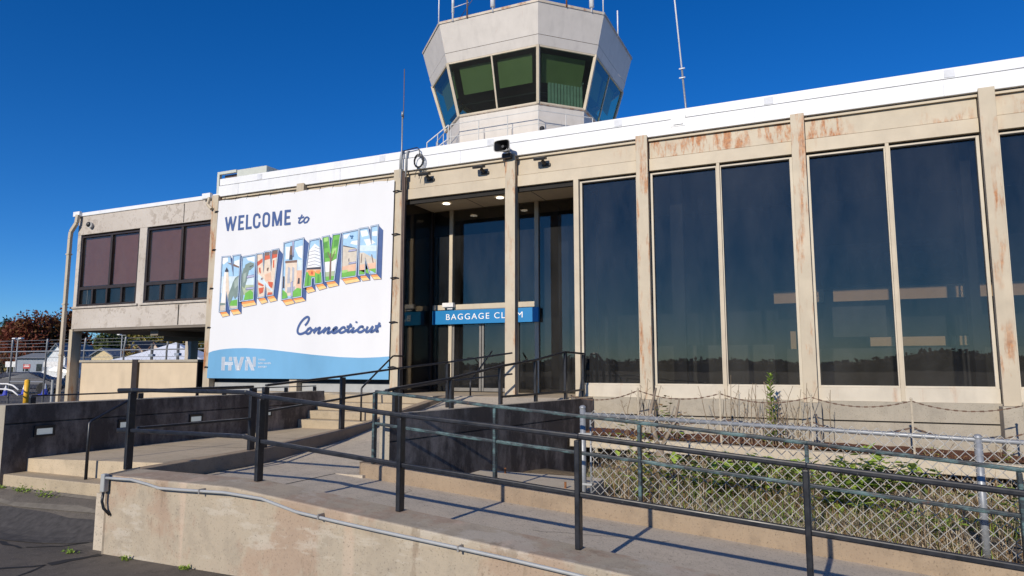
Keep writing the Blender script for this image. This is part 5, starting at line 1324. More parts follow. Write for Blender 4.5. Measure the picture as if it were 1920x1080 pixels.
for k in range(8):
    a, b, c, d = wb[k], wb[(k+1)%8], wt[(k+1)%8], wt[k]
    mb = MB(); mb.quad(a, b, c, d); w = mb.build('window', 'tower glass', T)
    # corner and middle mullions
    mb = MB(); mb.bar(wb[k], wt[k], .10, .10, up=(0,1,0)); mb.bar(lerp(a,d,.012), lerp(b,c,.012), .06); mb.bar(lerp(a,d,.985), lerp(b,c,.985), .06)
    if k % 2 == 0: mb.bar(lerp(a,b,.5), lerp(d,c,.5), .055, .055, up=(0,1,0))
    mb.build('frame', 'beige trim paint', w)
    # blind inside
    ctr = Vector((cx0*q, cy0*q, 0))
    def inn(p, s=.93): v = Vector((p[0], p[1], 0)); v = ctr+(v-ctr)*s; return (v.x, v.y, p[2])
    if k in (0, 1, 2, 7):
        segs = [(.06,.47),(.53,.94)] if k % 2 == 0 else [(.08,.92)]
        for (s0, s1) in segs:
            tl, tr_ = lerp(d,c,s0), lerp(d,c,s1); bl, br = lerp(a,b,s0), lerp(a,b,s1)
            mb = MB(); mb.quad(inn(lerp(bl,tl,.42)), inn(lerp(br,tr_,.42)), inn(lerp(bl,tl,.93)), inn(lerp(br,tr_,.93))); 
            mb.v = mb.v; mb.f = [(0,1,3,2)]
            mb.build('sun_shade', 'shade green', w)
mb = MB(); mb.v = octo(WB+.05,11.5); mb.f = [tuple(range(8))]; mb.mi = [0]; mb.v += octo(WG+.1,13.6); mb.f.append(tuple(range(8,16))); mb.mi.append(0); mb.build('interior_floor', 'interior dark', T)
# desks and consoles inside
mb = MB(); shell(mb, [octo(WB+.12,11.95), octo(WB+.35,12.0)]); mb.build('console', 'interior grey', T)
mb = MB()
for i in range(11):
    x, y = -8.02+i*.085, 20.95+i*.085; z = CZ+(11.5-1.54)*q; mb.bar((x, y, z), (x, y, z+.85), .05, .09, up=(.7,.7,0))
mb.bar((-8.07,20.90,CZ+8.96+.9), (-7.1,21.87,CZ+8.96+.9), .05)
mb.build('radiator', 'tower radiator', T)
mb = MB(); shell(mb, [octo(WB-.03,11.47), octo(WB-.03,11.40), octo(WB+.02,11.38)]); mb.build('sill', 'tower trim', T)
mb = MB(); shell(mb, [octo(WB+.02,11.40), octo(WB+.06,9.6)]); mb.build('cab_base', 'tower panel', T)
mb = MB(); base = octo(WB+.035,11.38); low = octo(WB+.055,9.9)
for k in (0,1,2,7):
    for s in ((.33,.67) if k % 2 == 0 else (.5,)):
        a = lerp(base[k],base[(k+1)%8],s); b = lerp(low[k],low[(k+1)%8],s); mb.bar(a, b, .014)
    mb.bar(lerp(base[k],low[k],.5), lerp(base[(k+1)%8],low[(k+1)%8],.5), .012)
mb.build('panel_seam', 'dark louvre', T)
mb = MB(); mb.v = []; d1 = octo(.62,10.02); d0 = octo(.62,9.75); mb.v = d0+d1
mb.f = [tuple(range(8))[::-1], tuple(range(8,16))]+[(k,(k+1)%8,8+(k+1)%8,8+k) for k in range(8)]; mb.mi = [0]*len(mb.f); mb.build('deck', 'tower trim', T)
mb = MB(); mb.v = []; d1 = octo(1.5,9.75); d0 = octo(1.5,5.0); shell(mb, [d1, d0]); mb.build('shaft', 'tower panel', T)
rt = octo(.55,11.0); rm = octo(.55,10.5); rb = octo(.55,9.9)
mb = MB()
for k in range(8):
    a, b = rt[k], rt[(k+1)%8]; mb.bar(a, b, .022); mb.bar(rm[k], rm[(k+1)%8], .02)
    for s in ((0,.33,.66) if k % 2 == 0 else (0,.5)): mb.bar(lerp(a,b,s), lerp(rb[k],rb[(k+1)%8],s), .022)
mb.build('deck_railing', 'tower rail paint', T)
# stair rail going down at the left
S0 = Vector(rt[7]); L0 = Vector((-.55,-.1,-.55))
mb = MB(); p = Vector(rt[0])+Vector((-.1,0,0)); e = p+Vector((-.72,-.25,-.62))
mb.bar(p, e, .03); mb.bar(p-Vector((0,0,.5)), e-Vector((0,0,.45)), .03)
for s in (0,.5,1.): a = p.lerp(e, s); mb.bar(a, a-Vector((0,0,.75)), .028)
mb.build('stair_railing', 'tower rail paint', T)
mb = MB(); mb.sphere((rt[1][0]+.15, rt[1][1]-.05, CZ+(10.25-1.54)*q), .09, 6); mb.build('floodlight', 'black plastic', T)
# tower antennas (each a thing on the roof)
TO = octo(WT,14.95)
def tw(k0, k1, s, h, r, label, mat='white paint', fat=None):
    b = lerp(TO[k0], TO[k1], s)
    ex = [('radome', [(b[0],b[1],b[2]+fat[0]),(b[0],b[1],b[2]+fat[1])], fat[2], 'white plastic')] if fat else []
    pole('tower_antenna', [(b[0],b[1],b[2]-.05),(b[0],b[1],b[2]+h)], r, mat, label, 'antenna', ex)
tw(0,1,.0,1.6,.022,'thin white whip antenna at the left corner of the tower roof')
tw(0,1,.15,1.6,.035,'thicker grey mast near the left corner of the tower roof', fat=(.25,1.6,.05))
tw(0,1,.56,1.2,.03,'white radome antenna standing mid left on the tower roof', fat=(.12,1.0,.085))
tw(1,2,.42,1.0,.03,'short brown stub mast on the right face of the tower roof', 'rust')
tw(1,2,.80,1.2,.03,'white radome antenna near the right corner of the tower roof', fat=(.12,1.0,.085))
tw(1,2,.98,1.5,.022,'thin white whip antenna at the right corner of the tower roof')
tw(2,3,.45,.95,.025,'short pale whip antenna on the shaded side of the tower roof')
b = lerp(TO[0], TO[1], .30)
pole('yagi_antenna', [(b[0],b[1],b[2]-.05),(b[0],b[1],b[2]+1.3)], .03, 'dark louvre', 'dark mast with a horizontal yagi aerial on the tower roof', 'antenna',
     [('boom', [(b[0]-.5,b[1]-.1,b[2]+.38),(b[0]+.05,b[1],b[2]+.5)], .012, 'white paint'), ('boom', [(b[0]-.4,b[1]+.3,b[2]+.25),(b[0]+.4,b[1]-.3,b[2]+.42)], .010, 'dark louvre')])
# ------------------------------------------------------------------ vegetation
def leafcloud(mb, cx, cy, cz, rx, ry, rz_, n, s, r, mats, up=.0, hollow=.35):
    for i in range(n):
        while True:
            a, b, c = r.uniform(-1,1), r.uniform(-1,1), r.uniform(-1,1); d = a*a+b*b+c*c
            if hollow < d < 1: break
        p = Vector((cx+a*rx, cy+b*ry, cz+c*rz_)); u = Vector((r.gauss(0,1), r.gauss(0,1), r.gauss(0,1))).normalized()
        v = u.cross(Vector((r.gauss(0,1), r.gauss(0,1), r.gauss(0,1)))).normalized(); ss = s*r.uniform(.6,1.4)
        mb.use(r.choice(mats)); mb.add([p-u*ss, p+v*ss*.55, p+u*ss, p-v*ss*.55], [(0,1,2,3)])
def tree(px, depth, wpx, topy, label, mats, seed, trunkpx=None, n=2600, group='trees beyond the fence', leaf=None, baseh=0., lobes=16, name='broadleaf_tree', sq=1.):
    r = random.Random(seed); x, y, _ = at(px, depth); W = wpx*depth/1289/2; Htop = hz(topy, depth)
    t = thing(name, (x,y,0), label, 'tree', group)
    mb = MB(); h0 = Htop*.5
    mb.tube([(x,y,-.3),(x+.1,y,h0*.5),(x,y,h0)], max(.15,W*.07), 8, r1=max(.08,W*.04))
    for k in range(6):
        a = k*1.05+r.random(); mb.tube([(x,y,h0*(.5+.08*k)),(x+W*.35*math.cos(a),y+W*.35*math.sin(a),h0*(.85+.08*k)),(x+W*.7*math.cos(a),y+W*.7*math.sin(a),h0*(1.05+.1*k))], max(.08,W*.03), 5, r1=.03)
    mb.build('trunk', 'bark', t)
    mb = MB(); ls = leaf or max(.13, depth*.0022); n = int(n*1.9)
    Hc = Htop-baseh
    for k in range(lobes):
        a = r.uniform(0, 6.28); e = r.uniform(-.75, .85); rr = math.sqrt(max(0, 1-e*e))*r.uniform(.35,.72)
        s = r.uniform(.26,.44)
        leafcloud(mb, x+W*rr*math.cos(a), y+W*rr*math.sin(a), baseh+Hc*.52+Hc*.36*e*sq, W*s, W*s, min(W*s, Hc*.24), n//lobes, ls, r, [r.choice(mats), r.choice(mats)])
    # a few stray sprays break the outline
    leafcloud(mb, x, y, baseh+Hc*.5, W*.98, W*.98, Hc*.47, n//7, ls, r, mats, hollow=.5)
    mb.build('crown', None, t)
    return t
tree(58, 120, 118, 576, 'big dark red tree left of the wing, nearest the light pole', ['red leaves','red leaves','rusty leaves'], 1, n=5200, lobes=26)
tree(122, 125, 90, 570, 'dark red tree partly hidden by the wing downspout', ['red leaves','rusty leaves'], 2, n=4200, lobes=22)
tree(3, 150, 46, 588, 'dark evergreen at the far left edge', ['dark evergreen'], 3, n=2400)
tree(-12, 140, 60, 602, 'orange and yellow tree at the far left edge', ['yellow leaves','rusty leaves'], 4, n=1800)
tree(172, 125, 50, 622, 'reddish tree just right of the corner column', ['red leaves','rusty leaves','green leaves'], 5, n=2200)
tree(203, 118, 60, 612, 'large dark green tree behind the yellow house', ['green leaves','dark evergreen'], 6, n=3600, lobes=20)
tree(244, 88, 34, 640, 'small yellow tree in front of the brown roofed house', ['yellow leaves','rusty leaves'], 7, n=1100)
for i, (px, ty, ms, lb) in enumerate([(255,612,['green leaves','yellow leaves'],'yellow green tree behind the brown roofed house'),(295,608,['yellow leaves','green leaves'],'yellow tree left of the white tent'),
    (335,610,['yellow leaves','rusty leaves','green leaves'],'orange tinged tree behind the white tent'),(378,612,['yellow leaves','green leaves'],'yellow green tree beside the banner edge'),(225,606,['dark evergreen','green leaves'],'dark tree behind the light pole under the wing')]):
    tree(px, 150, 62, ty, lb, ms, 20+i, n=2400)
# ridge behind
def ridge(name, pts, depth_y, mat, h, seed, n):
    r = random.Random(seed); mb = MB()
    for i in range(n):
        t = r.random(); x = pts[0]+(pts[1]-pts[0])*t; hh = h*(.55+.45*math.sin(t*9+seed)*math.sin(t*23+1)+.25*math.sin(t*61)); hh = max(hh, h*.35)
        s = r.uniform(1.6, 3.6); z = hh*r.uniform(.05, 1.)
        u = Vector((r.gauss(0,1), r.gauss(0,.6), r.gauss(0,1))).normalized(); v = u.cross(Vector((r.gauss(0,1),r.gauss(0,1),r.gauss(0,1)))).normalized()
        p = Vector((x, depth_y+r.uniform(-8,8), z)); mb.use(r.choice(mat)); mb.add([p-u*s,p+v*s*.7,p+u*s,p-v*s*.7], [(0,1,2,3)])
    return mb
def hillh(i): return 5.2+.9*math.sin(i*.9)+.8*math.sin(i*2.3+1)+5.2*math.exp(-((i-44.2)/2.0)**2)+2.2*math.exp(-((i-33)/4.)**2)+3*math.exp(-((i-62)/8.)**2)
# wooded hills across the airfield (seen mirrored in the glass)
mb = MB(); N = 80
for i in range(N+1):
    a = -1.45+2.9*i/N; Rr = 420; x, y = Rr*math.sin(a), -Rr*math.cos(a)
    h = hillh(i)
    mb.v += [(x,y,-1),(x,y,h*.6),(x*1.03,y*1.03,h*.93)]
for i in range(N):
    for k in range(2): a = i*3+k; mb.f.append((a,a+3,a+4,a+1)); mb.mi.append(0)
struct(mb.build('hills', 'hill trees'))
mb = MB(); mb.quad((-500,-30,-.30),(500,-30,-.30),(500,-430,-.30),(-500,-430,-.30)); struct(mb.build('airfield_grass', 'airfield grass'))
mb = MB(); r = random.Random(5)
for i in range(9000):
    k = r.uniform(0, N); a = -1.45+2.9*k/N; h = hillh(k)
    Rr = r.uniform(400, 436); z = h*r.uniform(.2, 1.0)+.4; s = r.uniform(.7, 1.7)
    p = Vector((Rr*math.sin(a), -Rr*math.cos(a), z)); u = Vector((r.gauss(0,1), r.gauss(0,1), r.gauss(0,1))).normalized(); v = u.cross(Vector((r.gauss(0,1),r.gauss(0,1),r.gauss(0,1)))).normalized()
    mb.add([p-u*s,p+v*s*.7,p+u*s,p-v*s*.7], [(0,1,2,3)])
tag(mb.build('distant_woods', 'hill trees'), None, None, kind='stuff')
mb = ridge('x', (-420, -120), 190, ['green leaves','yellow leaves','dark evergreen'], 13, 3, 5200)
tag(mb.build('far_woods', None), None, None, kind='stuff')

# weeds, grass
def blade(mb, x, y, z, h, lean, a, w):
    dx, dy = math.cos(a), math.sin(a); m_ = Vector((x+dx*lean*.35, y+dy*lean*.35, z+h*.6)); e = Vector((x+dx*lean, y+dy*lean, z+h)); b = Vector((x,y,z)); s = Vector((-dy*w, dx*w, 0))
    mb.add([b-s, b+s, m_+s*.7, m_-s*.7, e], [(0,1,2,3),(3,2,4)])
def grassbed(name, mats, n, hr, lr, region, seed, w=.004):
    r = random.Random(seed); mb = MB()
    i = 0
    while i < n:
        x, y = r.uniform(*region[0]), r.uniform(*region[1])
        if x < -2.4 and y < 8.6: i += 1; continue
        d = math.sin(x*1.9+seed)+math.cos(y*2.3+seed*2)+math.sin((x+y)*3.1)
        if d < r.uniform(-1.6, 1.0): i += 1; continue
        mb.use(r.choice(mats)); blade(mb, x, y, soilz(x,y)-.02, r.uniform(*hr), r.uniform(*lr), r.uniform(0,6.28), w*r.uniform(.6,1.5)); i += 1
    return tag(mb.build(name, None), None, None, kind='stuff')
reg = ((-3.0, 5.0), (7.35, 11.2))
grassbed('dry_grass', ['dry grass blades','dry grass blades','dry leaves'], 21000, (.05,.24), (.08,.32), reg, 1, .0035)
grassbed('green_grass', ['grass blades','weed leaves'], 9000, (.05,.20), (.02,.14), reg, 2.4)
grassbed('dead_stalks', ['twig','dry leaves','dry grass blades'], 3600, (.20,.52), (.03,.25), reg, 5, .0035)
def leaf(mb, p, d, s, r):
    d = d.normalized(); side = d.cross(Vector((0,0,1))); side = side.normalized() if side.length > .1 else Vector((1,0,0))
    up = side.cross(d); t = p+d*s; m_ = p+d*s*.5-up*s*.05
    mb.add([p, m_+side*s*.32+up*s*.12, t, m_-side*s*.32+up*s*.12, m_], [(0,4,1),(4,2,1),(0,3,4),(4,3,2)])
def bush(x, y, rx, ry, h, n, s, mats, seed, label, group, name='leafy_weed', z=None):
    r = random.Random(seed); z0 = soilz(x,y) if z is None else z
    t = thing(name, (x,y,z0), label, 'weed', group)
    sm = MB(); lm = MB()
    stems = []
    for i in range(7):
        a = r.uniform(0, 6.28); rr = math.sqrt(r.random()); e = Vector((x+rx*rr*math.cos(a), y+ry*rr*math.sin(a), z0+h*r.uniform(.5,1))); b = Vector((x+rx*.4*rr*math.cos(a), y+ry*.4*rr*math.sin(a), z0-.03))
        m_ = (b+e)/2+Vector((r.uniform(-.05,.05),r.uniform(-.05,.05),h*.15)); sm.tube([b,m_,e], .006, 4, r1=.003); stems.append((b,m_,e))
    sm.build('stem', 'twig', t)
    for i in range(n):
        b, m_, e = r.choice(stems); k = r.uniform(.1,1); p = (b.lerp(m_, k*2) if k < .5 else m_.lerp(e, k*2-1))+Vector((r.gauss(0,rx*.22), r.gauss(0,ry*.22), r.gauss(0,h*.08)))
        lm.use(r.choice(mats)); leaf(lm, p, Vector((r.gauss(0,1),r.gauss(-.4,1),r.uniform(-.3,.6))), s*r.uniform(.5,1.3), r)
    lm.build('foliage', None, t)
    return t
WL = ['weed leaves','weed leaves','weed dark leaves']
G = 'leafy weeds behind the fence'
bush(-1.5, 9.1, .85, .5, .50, 300, .16, WL, 1, 'broad leafy weed behind the left part of the fence', G)
bush(-.75, 9.6, .6, .5, .52, 190, .16, WL, 2, 'leafy weed below the rusty column, left of the grassy patch', G)
bush(.25, 9.1, .8, .5, .66, 330, .17, WL, 3, 'bright green weed clump in the middle of the fence bed', G)
bush(.40, 9.6, .3, .3, .85, 60, .16, WL, 33, 'upright bright green shoot in the middle of the fence bed', G)
bush(2.3, 8.8, .8, .5, .50, 240, .15, WL, 4, 'green weed clump behind the right fence post', G)
bush(-2.45, 10.0, .38, .4, .85, 130, .12, ['weed dark leaves','dry leaves','weed leaves'], 5, 'tall leafy weed at the left end of the fence', G)
bush(-2.0, 8.5, .35, .3, .36, 80, .12, ['weed leaves','yellow leaves'], 6, 'low yellow green weed beside the left fence post', G)
bush(1.0, 8.1, .6, .3, .30, 90, .10, ['grass blades','weed leaves'], 8, 'low green tuft left of the right fence post', G)
bush(1.0, 7.72, .3, .1, .14, 20, .07, ['yellow leaves','dry leaves'], 9, 'yellow leaves at the foot of the fence', G)
bush(-2.45, 12.2, .38, .2, .75, 85, .12, ['dry leaves','weed dark leaves','weed leaves'], 10, 'half dry weed growing below the first glass pane', 'weeds on the planter edge', z=.3)
bush(1.5, 12.2, .3, .15, .25, 26, .06, ['dry leaves','weed leaves'], 11, 'small dry weed on the mulch in the middle', 'weeds on the planter edge', z=.2)
bush(2.4, 12.2, .3, .15, .3, 30, .06, ['dry leaves','weed leaves'], 12, 'small dry weed on the mulch near the right column', 'weeds on the planter edge', z=.18)
# tree-like weed: a woody stump behind the fence
t = thing('woody_stem', (-2.05,9.6,-.1), 'gnarled pale woody trunk behind the left part of the fence', 'shrub')
mb = MB(); mb.tube([(-2.05,9.6,-.15),(-2.0,9.6,.1),(-2.1,9.65,.4)], .09, 8, r1=.06); mb.tube([(-2.1,9.65,.38),(-2.25,9.8,.9),(-2.2,10,1.25)], .04, 6, r1=.015); mb.tube([(-2.1,9.65,.38),(-1.9,9.8,.8),(-1.85,9.9,1.1)], .035, 6, r1=.012); mb.build('trunk', 'bare trunk', t, smooth=True)
# tall stalk plants by the wall
def stalk(x, y, z, h, lean, n, leafn, seed, label, group, mats, ls=.06, name='tall_weed'):
    r = random.Random(seed); t = thing(name, (x,y,z), label, 'weed', group); sm = MB(); lm = MB()
    for i in range(n):
        bx, by = x+(r.gauss(0,.10)*n**.4 if n > 1 else 0), y+r.gauss(0,.05); a = r.gauss(0,lean); hh = h*r.uniform(.6,1.05)
        P = [(bx+a*hh*(k/5)**1.6+r.gauss(0,.008), by+r.gauss(0,.01), z+hh*k/5) for k in range(6)]
        if leafn == 0 and r.random() < .35: P.append((P[-1][0]+.04, by, P[-1][2]-.06))
        sm.tube(P, .0075, 4, r1=.0035)
        for k in range(r.randint(1,4) if leafn == 0 else 0):
            q_ = Vector(P[r.randint(2,4)]); sm.tube([q_, q_+Vector((r.uniform(-.09,.09),r.uniform(-.03,.03),r.uniform(.04,.14)))], .003, 3)
        for k in range(leafn):
            f = (k+1)/leafn; i0 = min(4, int(f*5)); q_ = Vector(P[i0]).lerp(Vector(P[i0+1]), f*5-i0 if i0 < 5 else 0)
            g_ = k*2.4+seed; lm.use(r.choice(mats)); leaf(lm, q_, Vector((math.cos(g_), math.sin(g_)*.8, .35+.5*f)), ls*(1.25-.5*f), r)
    sm.build('stem', 'twig' if leafn == 0 else 'weed dark leaves', t)
    if lm.f: lm.build('foliage', None, t)
    return t
stalk(-.80, 12.3, .28, 1.5, .02, 1, 60, 3, 'tall green leafy weed standing in front of the wall left of the rusty column', 'tall weeds along the wall', ['weed leaves','weed leaves','grass blades'], .13)
stalk(-.62, 12.3, .28, .70, .06, 2, 12, 4, 'half dry leafy weed just right of the tall green one', 'tall weeds along the wall', ['dry leaves','weed dark leaves'], .08)
for i, (x, n, h, lb) in enumerate([(-2.9,6,1.05,'bare brown stalks below the first glass pane'),(-1.45,9,1.15,'tall bare stalks left of the green weed'),(-.85,9,1.05,'bare stalks around the green weed'),(-.35,7,.95,'bare stalks left of the rusty column')]):
    stalk(x, 12.25, .28, h, .12, n+4, 0, 30+i, lb, 'bare dry stalks along the wall', [])
for i, (x, y, s) in enumerate([(-9.75,5.57,.05),(-9.25,5.54,.10),(-8.75,5.50,.12),(-7.6,5.5,.04),(-7.05,4.72,.07),(-6.3,4.78,.05),(-5.5,4.79,.04)]):
    r = random.Random(i); mb = MB()
    for k in range(70 if s > .09 else 34):
        mb.use(r.choice(['weed leaves','grass blades'])); leaf(mb, Vector((x+r.gauss(0,s*.7), y+r.gauss(0,s*.3), gz(x,y)+abs(r.gauss(0,s*.3)))), Vector((r.gauss(0,1),r.gauss(0,1),r.uniform(.2,1))), .035, r)
    lbs = ['tiny green tuft at the far left end of the front step','smaller green tuft at the foot of the front step','larger green tuft at the foot of the front step','tiny weed at the step near the stair handrail','green weed in the crack at the corner of the ramp wall','tiny weed at the foot of the ramp wall','last tiny weed along the foot of the ramp wall']
    tag(mb.build('weed_tuft', None, origin=(x,y,gz(x,y))), lbs[i], 'weed', 'small tufts in the asphalt joints')

# ------------------------------------------------------------------ background yard at the left
F = thing('security_fence', (-30,18.5,0), 'tall chain link security fence with barbed wire beyond the car park', 'fence')
FYb = 18.5; r = random.Random(2)
for x in (-37.5,-35,-32.45,-30.05,-27.6,-25.2,-22.8,-20.4,-18):
    mb = MB(); mb.tube([(x,FYb,-.1),(x,FYb,2.3),(x+.35,FYb-.2,2.75)], .036, 8); mb.build('post', 'galvanised', F, smooth=True)
mb = MB(); mb.tube([(-38,FYb,2.25),(-17,FYb,2.25)], .026, 8); mb.build('top_rail', 'galvanised', F)
mb = MB(); mb.tube([(-32.4,FYb,.95),(-30.1,FYb,.95)], .03, 6); mb.tube([(-38,FYb,1.98),(-17,FYb,1.98)], .010, 5); mb.build('mid_rail', 'galvanised', F)
mb = MB()
for k in range(3): mb.tube([(-38,FYb-.07*k,2.45+.13*k),(-17,FYb-.07*k,2.45+.13*k)], .008, 4)
mb.build('barbed_wire', 'galvanised', F)
mb = MB(); x = -38
while x < -17:
    mb.add([(x,FYb,0),(x+.005,FYb,0),(x+2.206,FYb,2.2),(x+2.2,FYb,2.2)], [(0,1,2,3)]); mb.add([(x+2.2,FYb,0),(x+2.206,FYb,0),(x+.006,FYb,2.2),(x,FYb,2.2)], [(0,1,2,3)]); x += .26
mb.build('wire_mesh', 'far fence wire', F)
g = thing('pipe_barrier', (-31.2,17.6,0), 'white double pipe barrier with a bent end beside the yellow bollard', 'barrier')
for z in (.88,.66):
    mb = MB(); mb.tube([(-36,17.6,z),(-31,17.6,z),(-30.6,17.6,z-.06),(-30.2,17.6,z-.24)], .032, 8); mb.build('rail', 'white paint', g, smooth=True)
for x in (-34.5,-32.0): 
    mb = MB(); mb.tube([(x,17.6,0),(x,17.6,.9)], .045, 8); mb.build('post', 'galvanised', g)
mb = MB(); mb.tube([(-30.35,18.0,-.05),(-30.35,18.0,1.02)], .10, 12); mb.sphere((-30.35,18.0,1.02), .10, 5, (1,1,.5)); tag(mb.build('bollard', 'yellow paint', origin=(-30.35,18,0), smooth=True), 'yellow steel bollard beyond the side wall', 'bollard')
for x, l in ((-29.0,'thin pale post right of the security fence corner'),):
    mb = MB(); mb.tube([(x,18.2,-.05),(x,18.2,1.05)], .05, 8); tag(mb.build('pipe_post', 'conduit grey', origin=(x,18.2,0)), l, 'post')
def cone(px, depth, s, label):
    x, y, _ = at(px, depth); t = thing('traffic_cone', (x,y,0), label, 'traffic cone', 'blue cones by the fence')
    mb = MB(); mb.box(x-.22*s,x+.22*s,y-.22*s,y+.22*s,0,.04); mb.tube([(x,y,.03),(x,y,.32*s)], .17*s, 12, r1=.10*s); mb.build('body', 'blue plastic', t)
    mb = MB(); mb.tube([(x,y,.32*s),(x,y,.62*s)], .10*s, 12, r1=.03*s); mb.build('collar', 'white plastic', t)
cone(14, 39, .9, 'blue traffic cone at the far left'); cone(49, 40, 1., 'middle blue traffic cone with a white collar'); cone(87, 40, 1.05, 'blue traffic cone right of the yellow bollard')
def car(px, depth, L, Hc, mat, label, yaw=0., name='parked_car'):
    x, y, _ = at(px, depth); t = thing(name, (0,0,0), label, 'car', 'cars parked beyond the fence')
    s = L/4.5; k = Hc/1.45
    prof = [(-2.2,.35),(-2.25,.75),(-2.0,.92),(-1.3,1.0),(-.75,1.36),(-.2,1.45),(.6,1.43),(1.25,1.12),(1.6,1.02),(2.15,.95),(2.25,.6),(2.2,.32)]
    mb = MB(); vs = []
    for (a, z) in prof:
        ww = .88 if z < 1.05 else .68
        vs += [(a*s, -ww, z*k), (a*s, ww, z*k)]
    n = len(prof); fs = [(2*i, 2*i+2, 2*i+3, 2*i+1) for i in range(n-1)]+[tuple(range(0, 2*n, 2))[::-1], tuple(range(1, 2*n, 2)), (0,1,2*n-1,2*n-2)]
    mb.add(vs, fs); mb.build('body', mat, t, bevel=.06)
    mb = MB()
    for sd_ in (-.79,.79): mb.add([(-1.15*s,sd_*1.0,1.03*k),(1.2*s,sd_*1.0,1.05*k),(.6*s,sd_*.9,1.37*k),(-.68*s,sd_*.9,1.33*k)], [(0,1,2,3)])
    mb.add([(-1.32*s,-.7,1.01*k),(-1.32*s,.7,1.01*k),(-.8*s,.62,1.37*k),(-.8*s,-.62,1.37*k)], [(0,1,2,3)]); mb.build('window', 'car glass', t)
    for a in (-1.4*s, 1.4*s):
        for sd_ in (-.8,.8): mb = MB(); mb.tube([(a,sd_-.1,.33),(a,sd_+.1,.33)], .33, 16); mb.build('wheel', 'tyre', t)
    t.location = (x,y,0); t.rotation_euler.z = yaw
car(44, 42, 5.0, 1.30, 'car blue black', 'dark blue car parked behind the chain link fence', YAW+.15)
car(116, 95, 4.4, 1.9, 'car white', 'white vehicle parked in front of the white house', YAW)
car(384, 40, 4.2, 1.5, 'car blue', 'bright blue car glimpsed beside the left edge of the banner', YAW+.8)
for i, (px, d) in enumerate([(6,86),(20,84),(36,82),(53,80),(70,79),(88,77),(105,76)]):
    x, y, _ = at(px, d); mb = MB(); mb.box(-.55,.55,-.2,.2,0,.62); mb.box(-.5,.5,-.1,.1,.62,.72); mb.v = [(a*math.cos(YAW)-b*math.sin(YAW)+x, a*math.sin(YAW)+b*math.cos(YAW)+y, c) for a,b,c in mb.v]
    lb = ['first','second','third','fourth','fifth','sixth','seventh'][i]
    tag(mb.build('barrier_block', 'white paint', origin=(x,y,0), bevel=.03), lb+' white barrier block from the left beyond the parked car', 'barrier', 'white barrier blocks')
def signboard(px, py, d, w, h, mat, label, red=False):
    x, y, _ = at(px, d); z = hz(py, d); t = thing('sign_board', (x,y,0), label, 'sign'); c_, s_ = math.cos(YAW), math.sin(YAW)
    def rot(mb): mb.v = [(a*c_-b*s_+x, a*s_+b*c_+y, e) for a,b,e in mb.v]; return mb
    mb = MB(); mb.box(-w/2,w/2,-.03,.03,z-h/2,z+h/2); rot(mb).build('panel', mat, t)
    mb = MB(); mb.box(-w*.35,-w*.35+.08,.03,.1,0,z); mb.box(w*.35-.08,w*.35,.03,.1,0,z); rot(mb).build('post', 'galvanised', t)
    if red: mb = MB(); mb.box(-w*.4,w*.4,-.05,-.032,z-.05,z+.05); mb.box(-w*.3,w*.3,-.05,-.032,z+.12,z+.2); rot(mb).build('stripe', 'white paint', t)
signboard(19, 683, 78, 1.15, .62, 'sign white', 'blank white sign board beyond the car at the far left')
signboard(97, 683, 78, 1.9, .6, 'sign white', 'wide blank white sign board left of the downspout')
signboard(50, 687, 80, .8, .5, 'sign red', 'small red and white sign beyond the fence', True)
def house(px, d, wpx, eavey, ridgey, wall, roof, label, gable=True, depth_=8., door=True, name='house'):
    x, y, _ = at(px, d); W = wpx*d/1289; ze = hz(eavey, d); zr = hz(ridgey, d); c_, s_ = math.cos(YAW), math.sin(YAW); D_ = depth_
    t = thing(name, (x,y,0), label, 'house')
    def rot(mb): mb.v = [(a*c_-b*s_+x, a*s_+b*c_+y, e) for a,b,e in mb.v]; return mb
    mb = MB()
    if gable: mb.add([(-W/2,0,-.3),(W/2,0,-.3),(W/2,0,ze),(0,0,zr),(-W/2,0,ze),(-W/2,D_,-.3),(W/2,D_,-.3),(W/2,D_,ze),(0,D_,zr),(-W/2,D_,ze)], [(0,1,2,3,4),(5,9,8,7,6),(1,6,7,2),(0,4,9,5)])
    else: mb.box(-W/2,W/2,0,D_,-.3,ze)
    rot(mb).build('wall', wall, t)
    mb = MB(); e = W*.06
    if gable:
        sl = (zr-ze)/(W/2)
        for s in (-1,1):
            a = (s*(W/2+e), ze-sl*e+.05); 
            mb.hexa([(a[0],-.4,a[1]),(0,-.4,zr+.05),(0,D_+.4,zr+.05),(a[0],D_+.4,a[1]),(a[0],-.4,a[1]+.18),(0,-.4,zr+.23),(0,D_+.4,zr+.23),(a[0],D_+.4,a[1]+.18)])
    else:
        mb.add([(-W/2-e,-.5,ze),(W/2+e,-.5,ze),(W/2+e,D_+.5,ze),(-W/2-e,D_+.5,ze),(-W/2-e,D_/2,zr),(W/2+e,D_/2,zr)], [(0,1,5,4),(3,4,5,2),(0,4,3),(1,2,5)])
    rot(mb).build('roof', roof, t)
    mb = MB(); z0 = min(1.0, ze*.4)
    for a in ((-W*.22, W*.18) if W > 3 else (0,)): mb.box(a-.45,a+.45,-.04,.0,z0,z0+1.2)
    rot(mb).build('window', 'car glass', t)
house(62, 112, 62, 672, 661, 'house grey', 'roof shingle grey', 'low grey blue house beyond the car park', gable=False)
house(104, 105, 34, 668, 646, 'house white', 'roof shingle grey', 'white gabled house left of the downspout')
house(152, 118, 26, 674, 660, 'house grey', 'roof shingle grey', 'blue grey house just right of the corner column', gable=False)
house(190, 100, 40, 668, 655, 'house yellow', 'roof shingle grey', 'pale yellow gabled house under the wing')
house(226, 112, 56, 674, 663, 'house grey', 'roof shingle grey', 'blue grey roofed house beside the yellow house', gable=False)
